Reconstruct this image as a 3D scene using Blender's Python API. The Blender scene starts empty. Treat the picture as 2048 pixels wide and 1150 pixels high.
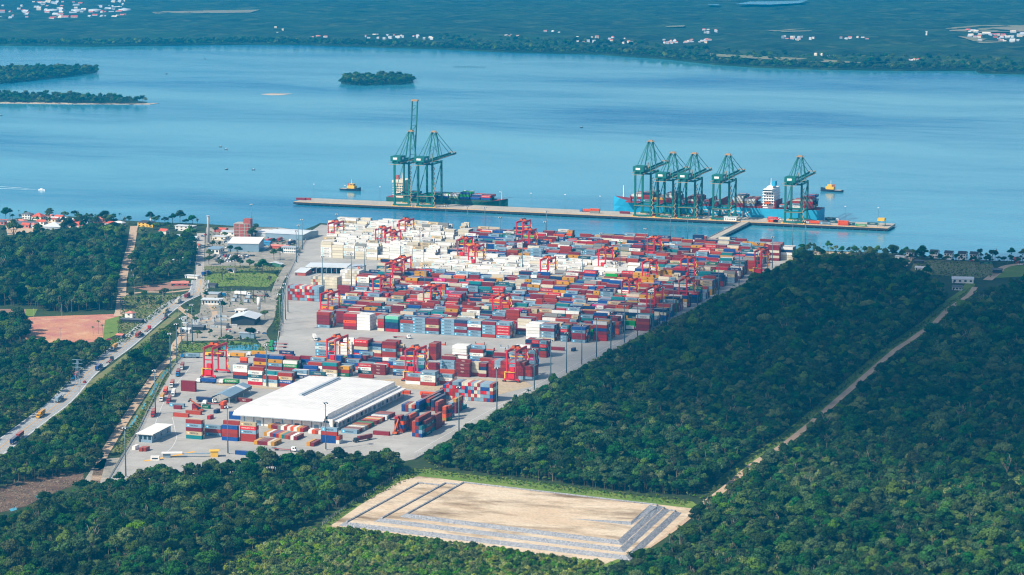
import bpy, math, random
import numpy as np
from mathutils import Vector, Matrix, noise as mnoise

R = math.radians
rng = random.Random(7)
nrg = np.random.default_rng(11)
scene = bpy.context.scene

# ------------------------------------------------------------------ camera
FPX, HORIZON, VPX, CAMH = 5000.0, -215.0, 1790.0, 378.0
_pitch = math.atan((575 - HORIZON) / FPX)
_psi = math.atan(VPX / (FPX / math.cos(_pitch)))
CF = np.array([-math.sin(_psi) * math.cos(_pitch), math.cos(_psi) * math.cos(_pitch), -math.sin(_pitch)])
CR = np.array([math.cos(_psi), math.sin(_psi), 0.0])
CU = np.cross(CR, CF)
cam_d = bpy.data.cameras.new('camera'); cam = bpy.data.objects.new('camera', cam_d)
scene.collection.objects.link(cam)
cam_d.sensor_width = 36; cam_d.lens = FPX / 2048 * 36; cam_d.clip_start = 5; cam_d.clip_end = 60000
cam.matrix_world = Matrix(((CR[0], CU[0], -CF[0], 0), (CR[1], CU[1], -CF[1], 0), (CR[2], CU[2], -CF[2], CAMH), (0, 0, 0, 1)))
scene.camera = cam

# ------------------------------------------------------------------ sky, sun, exposure
SUN_EL, SHADOW_AZ = 43.0, 38.0          # shadows fall 38 deg from +Y towards +X
world = bpy.data.worlds.new('World'); scene.world = world; world.use_nodes = True
wn = world.node_tree.nodes; wl = world.node_tree.links
sky = wn.new('ShaderNodeTexSky'); sky.sky_type = 'NISHITA'; sky.sun_disc = False
sky.sun_elevation = R(SUN_EL); sky.sun_rotation = R(180 + SHADOW_AZ); sky.altitude = 0
sky.air_density = 1.0; sky.dust_density = 1.6; sky.ozone_density = 0.8
bg = wn['Background']; bg.inputs[1].default_value = 0.125
wl.new(sky.outputs[0], bg.inputs[0])
sun_d = bpy.data.lights.new('sun', 'SUN'); sun_d.energy = 5.0; sun_d.angle = R(0.53); sun_d.color = (1.0, 0.91, 0.78)
sun = bpy.data.objects.new('sun', sun_d); scene.collection.objects.link(sun)
_sd = Vector((math.sin(R(SHADOW_AZ)) * math.cos(R(SUN_EL)), math.cos(R(SHADOW_AZ)) * math.cos(R(SUN_EL)), -math.sin(R(SUN_EL))))
sun.rotation_euler = _sd.to_track_quat('-Z', 'Y').to_euler(); sun.location = (-800, 1000, 390)
vs = scene.view_settings; vs.view_transform = 'Standard'; vs.look = 'None'; vs.gamma = 1; vs.exposure = 0.38
scene.cycles.use_denoising = True; scene.cycles.filter_width = 1.15
scene.cycles.max_bounces = 5; scene.cycles.diffuse_bounces = 2; scene.cycles.glossy_bounces = 3
scene.cycles.transmission_bounces = 2; scene.cycles.volume_bounces = 0; scene.cycles.transparent_max_bounces = 6

# ------------------------------------------------------------------ helpers
def G(x, y, z=0.0):
    d = CF * FPX + CR * (x - 1024) - CU * (y - 575); t = (z - CAMH) / d[2]
    return Vector((d[0] * t, d[1] * t, z))
def PX(p):
    v = np.array(p) - [0, 0, CAMH]; w = v @ CF
    return 1024 + FPX * (v @ CR) / w, 575 - FPX * (v @ CU) / w
def XatY(px, Y, z=0.0):
    lo, hi = -6000.0, 6000.0
    for _ in range(60):
        mid = (lo+hi)/2
        if PX((mid, Y, z))[0] < px: lo = mid
        else: hi = mid
    return (lo+hi)/2
def lin(c):
    if max(c) > 1.0: c = [v / 255 for v in c]
    return tuple((v / 12.92 if v <= .04045 else ((v + .055) / 1.055) ** 2.4) for v in c[:3])
COLL = scene.collection
def link(o): COLL.objects.link(o); return o
class MB:
    def __init__(s): s.v = []; s.f = []; s.c = []; s.m = []
    def box(s, x0, x1, y0, y1, z0, z1, col=None, skip='', mi=0):
        b = len(s.v); s.v += [(x0,y0,z0),(x1,y0,z0),(x1,y1,z0),(x0,y1,z0),(x0,y0,z1),(x1,y0,z1),(x1,y1,z1),(x0,y1,z1)]
        F = dict(b=(0,3,2,1), t=(4,5,6,7), f=(0,1,5,4), r=(1,2,6,5), k=(2,3,7,6), l=(3,0,4,7))
        for k, q in F.items():
            if k not in skip: s.f.append(tuple(b+i for i in q)); s.c.append(col); s.m.append(mi)
        return s
    def bar(s, a, b_, w, h=None, col=None, mi=0, n=4):
        a = Vector(a); b_ = Vector(b_); d = (b_ - a)
        if d.length < 1e-6: return s
        d.normalize(); up = Vector((0,0,1)) if abs(d.z) < .95 else Vector((0,1,0))
        x = d.cross(up).normalized(); y = x.cross(d); h = h or w; i0 = len(s.v)
        for p in (a, b_):
            for k in range(n):
                t = 2*math.pi*(k+.5)/n; q = 1.0/math.cos(math.pi/n)
                s.v.append(tuple(p + x*(w/2*q*math.cos(t)) + y*(h/2*q*math.sin(t))))
        for k in range(n):
            s.f.append((i0+k, i0+(k+1)%n, i0+n+(k+1)%n, i0+n+k)); s.c.append(col); s.m.append(mi)
        s.f.append(tuple(i0+k for k in range(n))[::-1]); s.f.append(tuple(i0+n+k for k in range(n)))
        s.c += [col, col]; s.m += [mi, mi]; return s
    def tube(s, a, b_, r0, r1, n=8, col=None, mi=0):
        a = Vector(a); b_ = Vector(b_); d = (b_-a).normalized(); up = Vector((0,0,1)) if abs(d.z) < .95 else Vector((0,1,0))
        x = d.cross(up).normalized(); y = x.cross(d); i0 = len(s.v)
        for p, r in ((a, r0), (b_, r1)):
            for k in range(n):
                t = 2*math.pi*k/n; s.v.append(tuple(p + x*r*math.cos(t) + y*r*math.sin(t)))
        for k in range(n):
            s.f.append((i0+k, i0+(k+1)%n, i0+n+(k+1)%n, i0+n+k)); s.c.append(col); s.m.append(mi)
        s.f.append(tuple(i0+k for k in range(n))[::-1]); s.f.append(tuple(i0+n+k for k in range(n)))
        s.c += [col, col]; s.m += [mi, mi]; return s
    def poly(s, pts, col=None, mi=0):
        i0 = len(s.v); s.v += [tuple(p) for p in pts]; s.f.append(tuple(range(i0, i0+len(pts)))); s.c.append(col); s.m.append(mi); return s
    def mesh(s, name, mats, smooth=False):
        me = bpy.data.meshes.new(name); me.from_pydata(s.v, [], s.f)
        for m in (mats if isinstance(mats, (list, tuple)) else [mats]): me.materials.append(m)
        if any(s.m): me.polygons.foreach_set('material_index', s.m)
        if any(c is not None for c in s.c):
            at = me.attributes.new('Col', 'FLOAT_COLOR', 'FACE')
            at.data.foreach_set('color', np.array([(*(c or (1,1,1)), 1) for c in s.c], dtype=np.float32).ravel())
        if smooth: me.polygons.foreach_set('use_smooth', [True]*len(me.polygons))
        me.update(); return me
    def build(s, name, mats, parent=None, smooth=False):
        o = link(bpy.data.objects.new(name, s.mesh(name, mats, smooth)))
        if parent: o.parent = parent
        return o
def tag(o, label=None, cat=None, group=None, kind=None):
    for k, v in (('label', label), ('category', cat), ('group', group), ('kind', kind)):
        if v: o[k] = v
    return o
def empty(name, loc=(0,0,0), rz=0.0):
    o = link(bpy.data.objects.new(name, None)); o.location = loc; o.rotation_euler = (0, 0, rz); o.empty_display_size = 1; return o
def obj(name, me, parent=None, loc=None):
    o = link(bpy.data.objects.new(name, me))
    if parent: o.parent = parent
    if loc is not None: o.location = loc
    return o
CHILD = {}
def reg(root, kids): CHILD[root.name] = kids
def copy_tree(root, loc, rz=None):
    r = root.copy(); link(r); r.location = loc
    if rz is not None: r.rotation_euler = (0, 0, rz)
    def rec(a, b):
        for ch in list(a.children):
            c = ch.copy(); link(c); c.parent = b; rec(ch, c)
    rec(root, r); return r
def inpoly(x, y, P):
    P = np.asarray(P); n = len(P); ins = np.zeros(len(x), bool); j = n-1
    for i in range(n):
        xi, yi = P[i]; xj, yj = P[j]
        ins ^= ((yi > y) != (yj > y)) & (x < (xj-xi)*(y-yi)/(yj-yi+1e-12)+xi); j = i
    return ins
def wpoly(px, z=0.0): return [tuple(G(x, y, z)) for x, y in px]

# ------------------------------------------------------------------ materials
def nt(name):
    m = bpy.data.materials.new(name); m.use_nodes = True; t = m.node_tree; return m, t.nodes, t.links, t.nodes['Principled BSDF']
def mixc(n, l, a, b, fac, mode='MIX'):
    x = n.new('ShaderNodeMix'); x.data_type = 'RGBA'; x.blend_type = mode
    for s, v in ((6, a), (7, b)):
        if isinstance(v, (tuple, list)): x.inputs[s].default_value = (*v[:3], 1)
        else: l.new(v, x.inputs[s])
    if isinstance(fac, (int, float)): x.inputs[0].default_value = fac
    else: l.new(fac, x.inputs[0])
    return x.outputs[2]
def wpos(n, l, sc=(1,1,1)):
    g = n.new('ShaderNodeNewGeometry'); mp = n.new('ShaderNodeMapping'); l.new(g.outputs['Position'], mp.inputs[0]); mp.inputs['Scale'].default_value = sc; return mp.outputs[0]
def nz(n, l, vec, scale, detail=4, rough=.55, lo=.35, hi=.65):
    t = n.new('ShaderNodeTexNoise'); t.inputs['Scale'].default_value = scale; t.inputs['Detail'].default_value = detail; t.inputs['Roughness'].default_value = rough
    l.new(vec, t.inputs['Vector'])
    mr = n.new('ShaderNodeMapRange'); mr.inputs[1].default_value = lo; mr.inputs[2].default_value = hi; l.new(t.outputs[0], mr.inputs[0]); return mr.outputs[0]
_mc = {}
def M(name, rgb, rough=.6, var=.12, scale=.3, metal=0.0, spec=.4):
    if name in _mc: return _mc[name]
    m, n, l, b = nt(name); c = lin(rgb)
    v = wpos(n, l); f = nz(n, l, v, scale, 5, .6)
    out = mixc(n, l, [k*(1-var) for k in c], [min(1, k*(1+var)) for k in c], f)
    l.new(out, b.inputs['Base Color']); b.inputs['Roughness'].default_value = rough; b.inputs['Metallic'].default_value = metal
    b.inputs['Specular IOR Level'].default_value = spec; _mc[name] = m; return m
def ground_mat(name, c1, c2, c3, s1=.02, s2=.15, rough=.95, stretch=(1,1,1), lo=.5, hi=.8):
    m, n, l, b = nt(name); v = wpos(n, l, stretch)
    a = mixc(n, l, lin(c1), lin(c2), nz(n, l, v, s1, 6, .6, .38, .62)); o = mixc(n, l, a, lin(c3), nz(n, l, v, s2, 5, .65, lo, hi))
    o = mixc(n, l, o, tuple(k*.45 for k in lin(c2)), nz(n, l, v, .33, 6, .75, .5, .85)); o = mixc(n, l, o, (0, 0, 0), nz(n, l, v, 1.3, 3, .6, .45, 1.2))
    l.new(o, b.inputs['Base Color']); b.inputs['Roughness'].default_value = rough; b.inputs['Specular IOR Level'].default_value = .2
    return m
m_floor = ground_mat('forest_floor', (38, 58, 34), (58, 78, 40), (84, 84, 48))
m_grass = ground_mat('grass', (96, 128, 44), (120, 142, 58), (142, 138, 84), .03, .2)
m_grassd = ground_mat('dry_grass', (104, 122, 66), (132, 128, 84), (150, 134, 100), .04, .25)
m_field = ground_mat('field_grass', (116, 126, 76), (136, 132, 92), (148, 132, 102), .05, .25)
m_sand = ground_mat('sand', (208, 184, 152), (218, 200, 172), (124, 100, 70), .05, .035, stretch=(.45, 1.2, 1), lo=.5, hi=.68)
m_dirt = ground_mat('dirt_track', (206, 180, 150), (196, 168, 138), (170, 140, 110), .05, .3)
m_red = ground_mat('red_earth', (188, 118, 108), (206, 150, 112), (222, 182, 142), .022, .05)
m_brown = ground_mat('brown_earth', (170, 130, 112), (150, 118, 98), (120, 104, 84), .04, .2)
m_mud = ground_mat('mud', (96, 76, 62), (120, 96, 78), (74, 62, 48), .06, .3)
m_gravel = ground_mat('gravel', (172, 166, 154), (134, 132, 120), (196, 178, 150), .035, .12)
def yard_mat():
    m, n, l, b = nt('concrete_yard'); v = wpos(n, l)
    a = mixc(n, l, lin((156, 154, 147)), lin((178, 175, 167)), nz(n, l, v, .02, 6, .65, .36, .64)); a = mixc(n, l, a, lin((150, 144, 134)), nz(n, l, v, .07, 6, .7, .52, .8))
    tw = nz(n, l, wpos(n, l, (.035, .5, 1)), 1.0, 4, .6, .5, .85); t2 = n.new('ShaderNodeMath'); t2.operation = 'MULTIPLY'; t2.inputs[1].default_value = .3; l.new(tw, t2.inputs[0]); a = mixc(n, l, a, lin((112, 108, 102)), t2.outputs[0])
    br = n.new('ShaderNodeTexBrick'); br.inputs['Scale'].default_value = 1.0; br.inputs['Brick Width'].default_value = 14.0; br.inputs['Row Height'].default_value = 7.0; br.inputs['Mortar Size'].default_value = .14; br.offset = 0.0; l.new(v, br.inputs['Vector'])
    q = n.new('ShaderNodeMath'); q.operation = 'MULTIPLY'; q.inputs[1].default_value = .35; l.new(br.outputs['Fac'], q.inputs[0]); a = mixc(n, l, a, lin((120, 116, 108)), q.outputs[0])
    l.new(a, b.inputs['Base Color']); b.inputs['Roughness'].default_value = .9; b.inputs['Specular IOR Level'].default_value = .25; return m
m_conc = yard_mat()
m_conc2 = ground_mat('stained_yard', (192, 170, 132), (186, 172, 148), (176, 150, 106), .04, .2, stretch=(.4, 1, 1))
m_asph = ground_mat('asphalt', (158, 162, 162), (172, 174, 172), (142, 148, 148), .03, .2)
m_asph2 = ground_mat('pale_asphalt', (178, 172, 162), (190, 182, 170), (166, 158, 146), .03, .2)
m_line = M('road_paint_white', (232, 232, 226), .7); m_yel = M('road_paint_yellow', (226, 168, 62), .7)
m_quay = ground_mat('quay_concrete', (196, 186, 168), (182, 174, 160), (160, 154, 142), .03, .1)
m_stone = None
def stone_mat():
    m, n, l, b = nt('rock_riprap'); v = wpos(n, l)
    t = n.new('ShaderNodeTexVoronoi'); t.inputs['Scale'].default_value = 1.1; l.new(v, t.inputs['Vector'])
    o = mixc(n, l, lin((114, 120, 128)), lin((166, 168, 170)), t.outputs['Color'])
    l.new(o, b.inputs['Base Color']); b.inputs['Roughness'].default_value = .9
    bp = n.new('ShaderNodeBump'); bp.inputs['Strength'].default_value = .9; bp.inputs['Distance'].default_value = .5; l.new(t.outputs['Distance'], bp.inputs['Height']); bp.invert = True; l.new(bp.outputs[0], b.inputs['Normal'])
    return m
m_stone = stone_mat()

# water
def water_mat():
    m, n, l, b = nt('bay_water')
    b.inputs['IOR'].default_value = 1.333
    wp = n.new('ShaderNodeTexNoise'); wp.inputs['Scale'].default_value = .0016; wp.inputs['Detail'].default_value = 3; l.new(wpos(n, l), wp.inputs['Vector'])
    wa = n.new('ShaderNodeVectorMath'); wa.operation = 'MULTIPLY_ADD'; l.new(wp.outputs['Color'], wa.inputs[0]); wa.inputs[1].default_value = (500, 500, 0); l.new(wpos(n, l), wa.inputs[2])
    mp = n.new('ShaderNodeMapping'); l.new(wa.outputs[0], mp.inputs[0]); mp.inputs['Scale'].default_value = (.3, 1, 1); mp.inputs['Rotation'].default_value = (0, 0, .12)
    patch = nz(n, l, mp.outputs[0], .0019, 7, .6, .38, .66)
    fine = nz(n, l, wpos(n, l, (.3, 1, 1)), .035, 5, .7, .35, .7)
    pm = n.new('ShaderNodeMath'); pm.operation = 'MULTIPLY'; l.new(patch, pm.inputs[0])
    fm = n.new('ShaderNodeMapRange'); l.new(fine, fm.inputs[0]); fm.inputs[3].default_value = .55; fm.inputs[4].default_value = 1.15; l.new(fm.outputs[0], pm.inputs[1])
    l.new(mixc(n, l, lin((80, 168, 186)), lin((0, 104, 144)), patch), b.inputs['Base Color'])  # calm patches paler, ruffled darker: sky reflection put into the base colour
    mr = n.new('ShaderNodeMapRange'); l.new(pm.outputs[0], mr.inputs[0]); mr.inputs[3].default_value = .05; mr.inputs[4].default_value = .3
    l.new(mr.outputs[0], b.inputs['Roughness'])
    w1 = n.new('ShaderNodeTexNoise'); w1.inputs['Scale'].default_value = .14; w1.inputs['Detail'].default_value = 6; l.new(wpos(n, l, (.5, 1, 1)), w1.inputs['Vector'])
    bp = n.new('ShaderNodeBump'); l.new(w1.outputs[0], bp.inputs['Height']); bp.inputs['Distance'].default_value = .6
    ms = n.new('ShaderNodeMapRange'); l.new(pm.outputs[0], ms.inputs[0]); ms.inputs[3].default_value = .02; ms.inputs[4].default_value = .5
    l.new(ms.outputs[0], bp.inputs['Strength']); l.new(bp.outputs[0], b.inputs['Normal'])
    return m
m_water = water_mat()
WZ = -3.0

# foliage
def leaf_mat(name, dark, light, warm):
    m, n, l, b = nt(name)
    oi = n.new('ShaderNodeObjectInfo'); at = n.new('ShaderNodeAttribute'); at.attribute_name = 'tint'
    a = mixc(n, l, lin(dark), lin(light), at.outputs['Fac'])
    pw = n.new('ShaderNodeMath'); pw.operation = 'POWER'; pw.inputs[1].default_value = 3.4; l.new(oi.outputs['Random'], pw.inputs[0])
    a = mixc(n, l, a, lin(warm), pw.outputs[0])
    hs = n.new('ShaderNodeHueSaturation'); l.new(a, hs.inputs['Color'])
    rr = n.new('ShaderNodeMath'); rr.operation = 'MULTIPLY'; rr.inputs[1].default_value = 37.7; l.new(oi.outputs['Random'], rr.inputs[0])
    fr = n.new('ShaderNodeMath'); fr.operation = 'FRACT'; l.new(rr.outputs[0], fr.inputs[0])
    mr = n.new('ShaderNodeMapRange'); l.new(fr.outputs[0], mr.inputs[0]); mr.inputs[3].default_value = .45; mr.inputs[4].default_value = 1.6; l.new(mr.outputs[0], hs.inputs['Value'])
    r3 = n.new('ShaderNodeMath'); r3.operation = 'MULTIPLY'; r3.inputs[1].default_value = 91.3; l.new(oi.outputs['Random'], r3.inputs[0]); f3 = n.new('ShaderNodeMath'); f3.operation = 'FRACT'; l.new(r3.outputs[0], f3.inputs[0])
    m3 = n.new('ShaderNodeMapRange'); l.new(f3.outputs[0], m3.inputs[0]); m3.inputs[3].default_value = .72; m3.inputs[4].default_value = 1.15; l.new(m3.outputs[0], hs.inputs['Saturation'])
    m4 = n.new('ShaderNodeMapRange'); l.new(f3.outputs[0], m4.inputs[0]); m4.inputs[3].default_value = .475; m4.inputs[4].default_value = .525; l.new(m4.outputs[0], hs.inputs['Hue'])
    l.new(hs.outputs[0], b.inputs['Base Color']); b.inputs['Roughness'].default_value = .8; b.inputs['Specular IOR Level'].default_value = .08
    tr = n.new('ShaderNodeBsdfTranslucent'); l.new(hs.outputs[0], tr.inputs[0]); mx = n.new('ShaderNodeMixShader'); mx.inputs[0].default_value = .22
    l.new(b.outputs[0], mx.inputs[1]); l.new(tr.outputs[0], mx.inputs[2]); l.new(mx.outputs[0], n['Material Output'].inputs[0]); return m
m_leaf = leaf_mat('leaves', (18, 50, 30), (54, 100, 46), (100, 120, 46))
m_scrub = leaf_mat('scrub_leaves', (50, 90, 32), (108, 142, 46), (138, 144, 54))
m_bark = M('bark', (78, 70, 58), .9)
m_barkp = M('palm_bark', (140, 126, 106), .9)
m_far = None

# ------------------------------------------------------------------ tree meshes
def cards_mesh(name, P, N, S, T, mat, core=None):
    n = len(P); N = N / (np.linalg.norm(N, axis=1, keepdims=True) + 1e-9)
    a = np.cross(N, nrg.normal(size=(n, 3))); a /= np.linalg.norm(a, axis=1, keepdims=True) + 1e-9; b = np.cross(N, a)
    S = S[:, None]; k = nrg.uniform(.55, 1.0, (n, 1))
    V = np.stack([P - a*S - b*S*k*.5, P + a*S*.3 - b*S*k, P + a*S + b*S*k*.4, P - a*S*.2 + b*S*k], 1).reshape(-1, 3)
    V = V + np.repeat(nrg.uniform(-.12, .12, (n, 3)) * S, 4, 0) * np.tile(np.array([1, -1, 1, -1]), n)[:, None]
    F = [(4*i, 4*i+1, 4*i+2, 4*i+3) for i in range(n)]; T = list(T); V = [tuple(v) for v in V]
    if core:
        for v_, f_, t_ in core:
            i0 = len(V); V += v_; F += [tuple(i0+k for k in q) for q in f_]; T += [t_]*len(f_)
    me = bpy.data.meshes.new(name); me.from_pydata(V, [], F); me.materials.append(mat)
    at = me.attributes.new('tint', 'FLOAT', 'FACE'); at.data.foreach_set('value', np.array(T, np.float32)); me.update(); return me
def ico(c, r, seed, sub=2):
    import bmesh
    bm = bmesh.new(); bmesh.ops.create_icosphere(bm, subdivisions=sub, radius=1)
    vs = []
    for v in bm.verts:
        q = v.co.normalized(); d = 1 + .32*mnoise.noise(q*2.1 + Vector((seed, seed*.7, 3))) + .15*mnoise.noise(q*5 + Vector((seed*1.3, 1, seed)))
        vs.append((c[0]+q.x*r[0]*d, c[1]+q.y*r[1]*d, c[2]+q.z*r[2]*d))
    fs = [tuple(v.index for v in f.verts) for f in bm.faces]; bm.free(); return vs, fs
def broadleaf(k, mat, Hh=11.0, Rr=3.6, nl=9, per=120, card=.36, flat=.75):
    P, N, S, T, core = [], [], [], [], []
    for i in range(nl):
        a = nrg.uniform(0, 2*math.pi); rad = Rr*math.sqrt(nrg.uniform(0, 1))*.82 if i else nrg.uniform(0, .3)*Rr
        r = nrg.uniform(.26, .56)*Rr; zc = Hh - r*flat - (rad/Rr)**1.5*Hh*.26 - nrg.uniform(0, .14)*Hh
        c = np.array([rad*math.cos(a), rad*math.sin(a), zc]); rv = (r, r, r*flat); tl = nrg.uniform(0, 1)
        v_, f_ = ico(c, (r*.78, r*.78, r*flat*.78), k*10+i, 1); core.append((v_, f_, .25*tl))
        d = nrg.normal(size=(per, 3)); d[:, 2] = np.abs(d[:, 2])*1.1 - .35; d /= np.linalg.norm(d, axis=1, keepdims=True)
        lump = np.array([1 + .3*mnoise.noise(Vector(q)*2.4 + Vector((k, i, 0))) for q in d])
        P.append(c + d*np.array(rv)*lump[:, None]*nrg.uniform(.78, 1.2, (per, 1))); N.append(d + nrg.normal(scale=.5, size=(per, 3)))
        S.append(nrg.uniform(.6, 1.35, per)*card); T.append(np.clip(.5*tl + nrg.uniform(0, .6, per) + .2*(lump-1), 0, 1))
    cm = cards_mesh('crown', np.concatenate(P), np.concatenate(N), np.concatenate(S), np.concatenate(T), mat, core)
    t = MB(); t.tube((0, 0, -.5), (.2, .1, Hh*.55), .3, .2, 6)
    for i in range(4):
        a = i*1.6+k; t.tube((.15, .08, Hh*.42), (Rr*.5*math.cos(a), Rr*.5*math.sin(a), Hh*.72), .16, .06, 5)
    return cm, t.mesh('trunk', m_bark)
def palm(k, Hh=12.0):
    V, F, T = [], [], []
    for i in range(15):
        a = i*2.399+k; el = nrg.uniform(-.1, .9); L = nrg.uniform(2.6, 3.4); w = .38; p = Vector((0, 0, Hh)); d = Vector((math.cos(a)*math.cos(el), math.sin(a)*math.cos(el), math.sin(el)))
        side = Vector((-math.sin(a), math.cos(a), 0)); i0 = len(V)
        for s in range(5):
            ww = w*(1 - s/5.2)*(1.3 if s else .6); V.append(tuple(p + side*ww - Vector((0, 0, .25*ww)))); V.append(tuple(p - side*ww - Vector((0, 0, .25*ww)))); p = p + d*L/4; d = (d + Vector((0, 0, -.38))).normalized()
        for s in range(4): F.append((i0+2*s, i0+2*s+1, i0+2*s+3, i0+2*s+2)); T.append(nrg.uniform(.3, 1))
    me = bpy.data.meshes.new('crown'); me.from_pydata(V, [], F); me.materials.append(m_leaf)
    at = me.attributes.new('tint', 'FLOAT', 'FACE'); at.data.foreach_set('value', np.array(T, np.float32)); me.update()
    t = MB(); t.tube((0, 0, -.5), (.3, 0, Hh*.5), .22, .17, 6); t.tube((.3, 0, Hh*.5), (0, 0, Hh), .17, .13, 6); return me, t.mesh('trunk', m_barkp)
TREES = [broadleaf(i, m_leaf, *p) for i, p in enumerate([(11, 3.6, 9), (12.5, 4.2, 11), (9.5, 3.2, 8), (13.5, 3.8, 10), (10, 4.6, 12, 110, .4, .5), (8, 2.9, 7), (12, 3.2, 9), (11, 4.9, 13, 110, .4, .6)])]
def bare_tree(k):
    cm = broadleaf(60+k, m_leaf, 10.5, 3.0, 5, 22, .3, .8)[0]; t = MB(); t.tube((0, 0, -.5), (.1, 0, 5), .28, .18, 6)
    for i in range(16):
        a = i*2.4; z = 4+nrg.uniform(0, 4); q = Vector((math.cos(a)*nrg.uniform(1, 2.8), math.sin(a)*nrg.uniform(1, 2.8), z+nrg.uniform(1.5, 3.5))); t.bar((.1, 0, z*.8), q, .16); t.bar(q, q+Vector((nrg.uniform(-1, 1), nrg.uniform(-1, 1), nrg.uniform(.4, 1.2))), .1)
    return cm, t.mesh('trunk', m_barkp)
TREES += [bare_tree(0), broadleaf(9, m_leaf, 15.5, 5.2, 15, 130, .42, .6)]
PALMS = [palm(0, 12.5), palm(3, 10.5)]
SCRUB = [broadleaf(20+i, m_scrub, *p) for i, p in enumerate([(4.2, 2.2, 6, 60, .36), (5.2, 2.7, 7, 60, .38), (3.2, 1.9, 5, 55, .34)])]
FART = [broadleaf(40+i, m_leaf, *p) for i, p in enumerate([(11, 5, 6, 26, .9), (13, 6, 7, 26, 1.0), (9, 4.5, 6, 24, .9)])]

# ------------------------------------------------------------------ water, land
o = MB().poly([(-14000, 500, WZ), (14000, 500, WZ), (14000, 16000, WZ), (-14000, 16000, WZ)]).build('water', m_water); tag(o, kind='structure')
def sheet(name, px, mat, z=0.0, label=None, parent=None, skirt=None):
    b = MB(); pts = wpoly(px, z); b.poly(pts)
    if skirt is not None:
        for i in range(len(pts)):
            p, q = pts[i], pts[(i+1) % len(pts)]; b.poly([(q[0], q[1], q[2]), (p[0], p[1], p[2]), (p[0], p[1], skirt), (q[0], q[1], skirt)])
    o = b.build(name, mat, parent); tag(o, label, kind='structure'); return o
SHORE = [(-260, 430), (0, 441), (60, 433), (130, 432), (240, 440), (300, 444), (400, 447), (470, 452), (560, 455), (606, 460), (628, 452), (640, 446), (780, 455), (921, 466), (1100, 476), (1340, 490), (1480, 494), (1600, 500), (1700, 503), (1800, 507), (1900, 520), (2048, 522), (2300, 530)]
# near land: a wide sheet, its far edge the shoreline
b = MB(); far = [tuple(G(x, y)) for x, y in SHORE]
b.poly([(-3200, far[0][1]-300, 0), (-3200, 300, 0), (2600, 300, 0), (2600, far[-1][1]-200, 0)] + far[::-1])
for i in range(len(far)-1):
    p, q = far[i], far[i+1]; b.poly([p, q, (q[0], q[1]+7, WZ-1), (p[0], p[1]+7, WZ-1)])
o = b.build('ground', m_floor); tag(o, kind='structure')

YARD = [(213, 968), (278, 860), (327, 758), (356, 722), (372, 708), (470, 700), (548, 706), (560, 672), (562, 612), (575, 552), (594, 512), (622, 462), (642, 449), (780, 457), (921, 468), (1100, 478), (1340, 492), (1590, 501), (1583, 520), (1412, 604), (1240, 693), (1035, 802), (828, 918), (700, 945), (440, 975)]
sheet('pavement', YARD, m_conc, .04)
sheet('pavement', [(430, 770), (640, 786), (800, 776), (985, 792), (1065, 772), (1045, 760), (985, 757), (790, 757), (560, 777), (440, 762)], m_conc2, .07)
def ribbon(name, pts, width, mat, z, kind='structure', offs=0.0, dash=None):
    P = [G(x, y, z) if len((x, y)) == 2 else None for x, y in pts]
    # resample smoothly
    Q = []
    for i in range(len(P)-1):
        p0 = P[max(i-1, 0)]; p1 = P[i]; p2 = P[i+1]; p3 = P[min(i+2, len(P)-1)]
        for s in range(6):
            t = s/6; Q.append(.5*((2*p1)+(p2-p0)*t+(2*p0-5*p1+4*p2-p3)*t*t+(3*p1-p0-3*p2+p3)*t**3))
    Q.append(P[-1]); b = MB(); L = []
    for i, q in enumerate(Q):
        d = (Q[min(i+1, len(Q)-1)]-Q[max(i-1, 0)]); d.z = 0; d.normalize(); nrm = Vector((-d.y, d.x, 0)); w = width/2
        L.append((q+nrm*(offs+w), q+nrm*(offs-w)))
    run = 0
    for i in range(len(Q)-1):
        if dash:
            seg = (Q[i+1]-Q[i]).length; n = max(1, int(seg/(dash*2)))
            for k in range(n):
                t0 = k/n; t1 = t0+.5/n; b.poly([L[i][0].lerp(L[i+1][0], t0), L[i][1].lerp(L[i+1][1], t0), L[i][1].lerp(L[i+1][1], t1), L[i][0].lerp(L[i+1][0], t1)])
        else: b.poly([L[i][0], L[i][1], L[i+1][1], L[i+1][0]])
    o = b.build(name, mat); tag(o, kind=kind); return o
HWY = [(-120, 985), (0, 895), (75, 838), (124, 800), (174, 745), (243, 694), (303, 643), (348, 607), (378, 592), (396, 582), (401, 560)]
ribbon('road', HWY, 18, m_asph, .08)
ribbon('road', [(402, 590), (400, 540), (401, 500), (402, 466)], 8.5, m_asph2, .09)
for of, mt, w in ((8.0, m_line, .4), (-8.0, m_line, .4), (.25, m_yel, .3), (-.35, m_yel, .3), (-3.6, m_yel, .25), (3.4, m_line, .2)):
    ribbon('road_marking', HWY, w, mt, .13, offs=of, dash=(4 if abs(of) in (3.4,) else None))
ribbon('verge', [(-120, 960), (0, 868), (70, 815), (118, 775), (165, 726), (232, 678)], 5, m_grass, .05)
ribbon('verge', [(70, 862), (130, 822), (185, 765), (255, 712), (318, 658), (358, 625)], 7, m_grassd, .05)
ribbon('path', [(268, 452), (262, 490), (252, 528), (245, 560), (243, 590), (240, 620), (236, 632)], 8.5, m_dirt, .06)
ribbon('path', [(238, 590), (290, 584), (340, 584), (390, 578)], 6, m_dirt, .065)
ribbon('path', [(360, 707), (335, 722), (310, 750), (280, 795), (250, 840), (222, 885), (205, 915), (190, 965)], 6.5, m_dirt, .06)
ribbon('path', [(2000, 540), (1990, 548), (1975, 560)], 9, m_dirt, .06)
ribbon('path', [(2060, 526), (2010, 533), (1985, 552)], 8, m_dirt, .06)
ribbon('path', [(1822, 512), (1808, 530), (1785, 545)], 8, m_dirt, .06)
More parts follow.
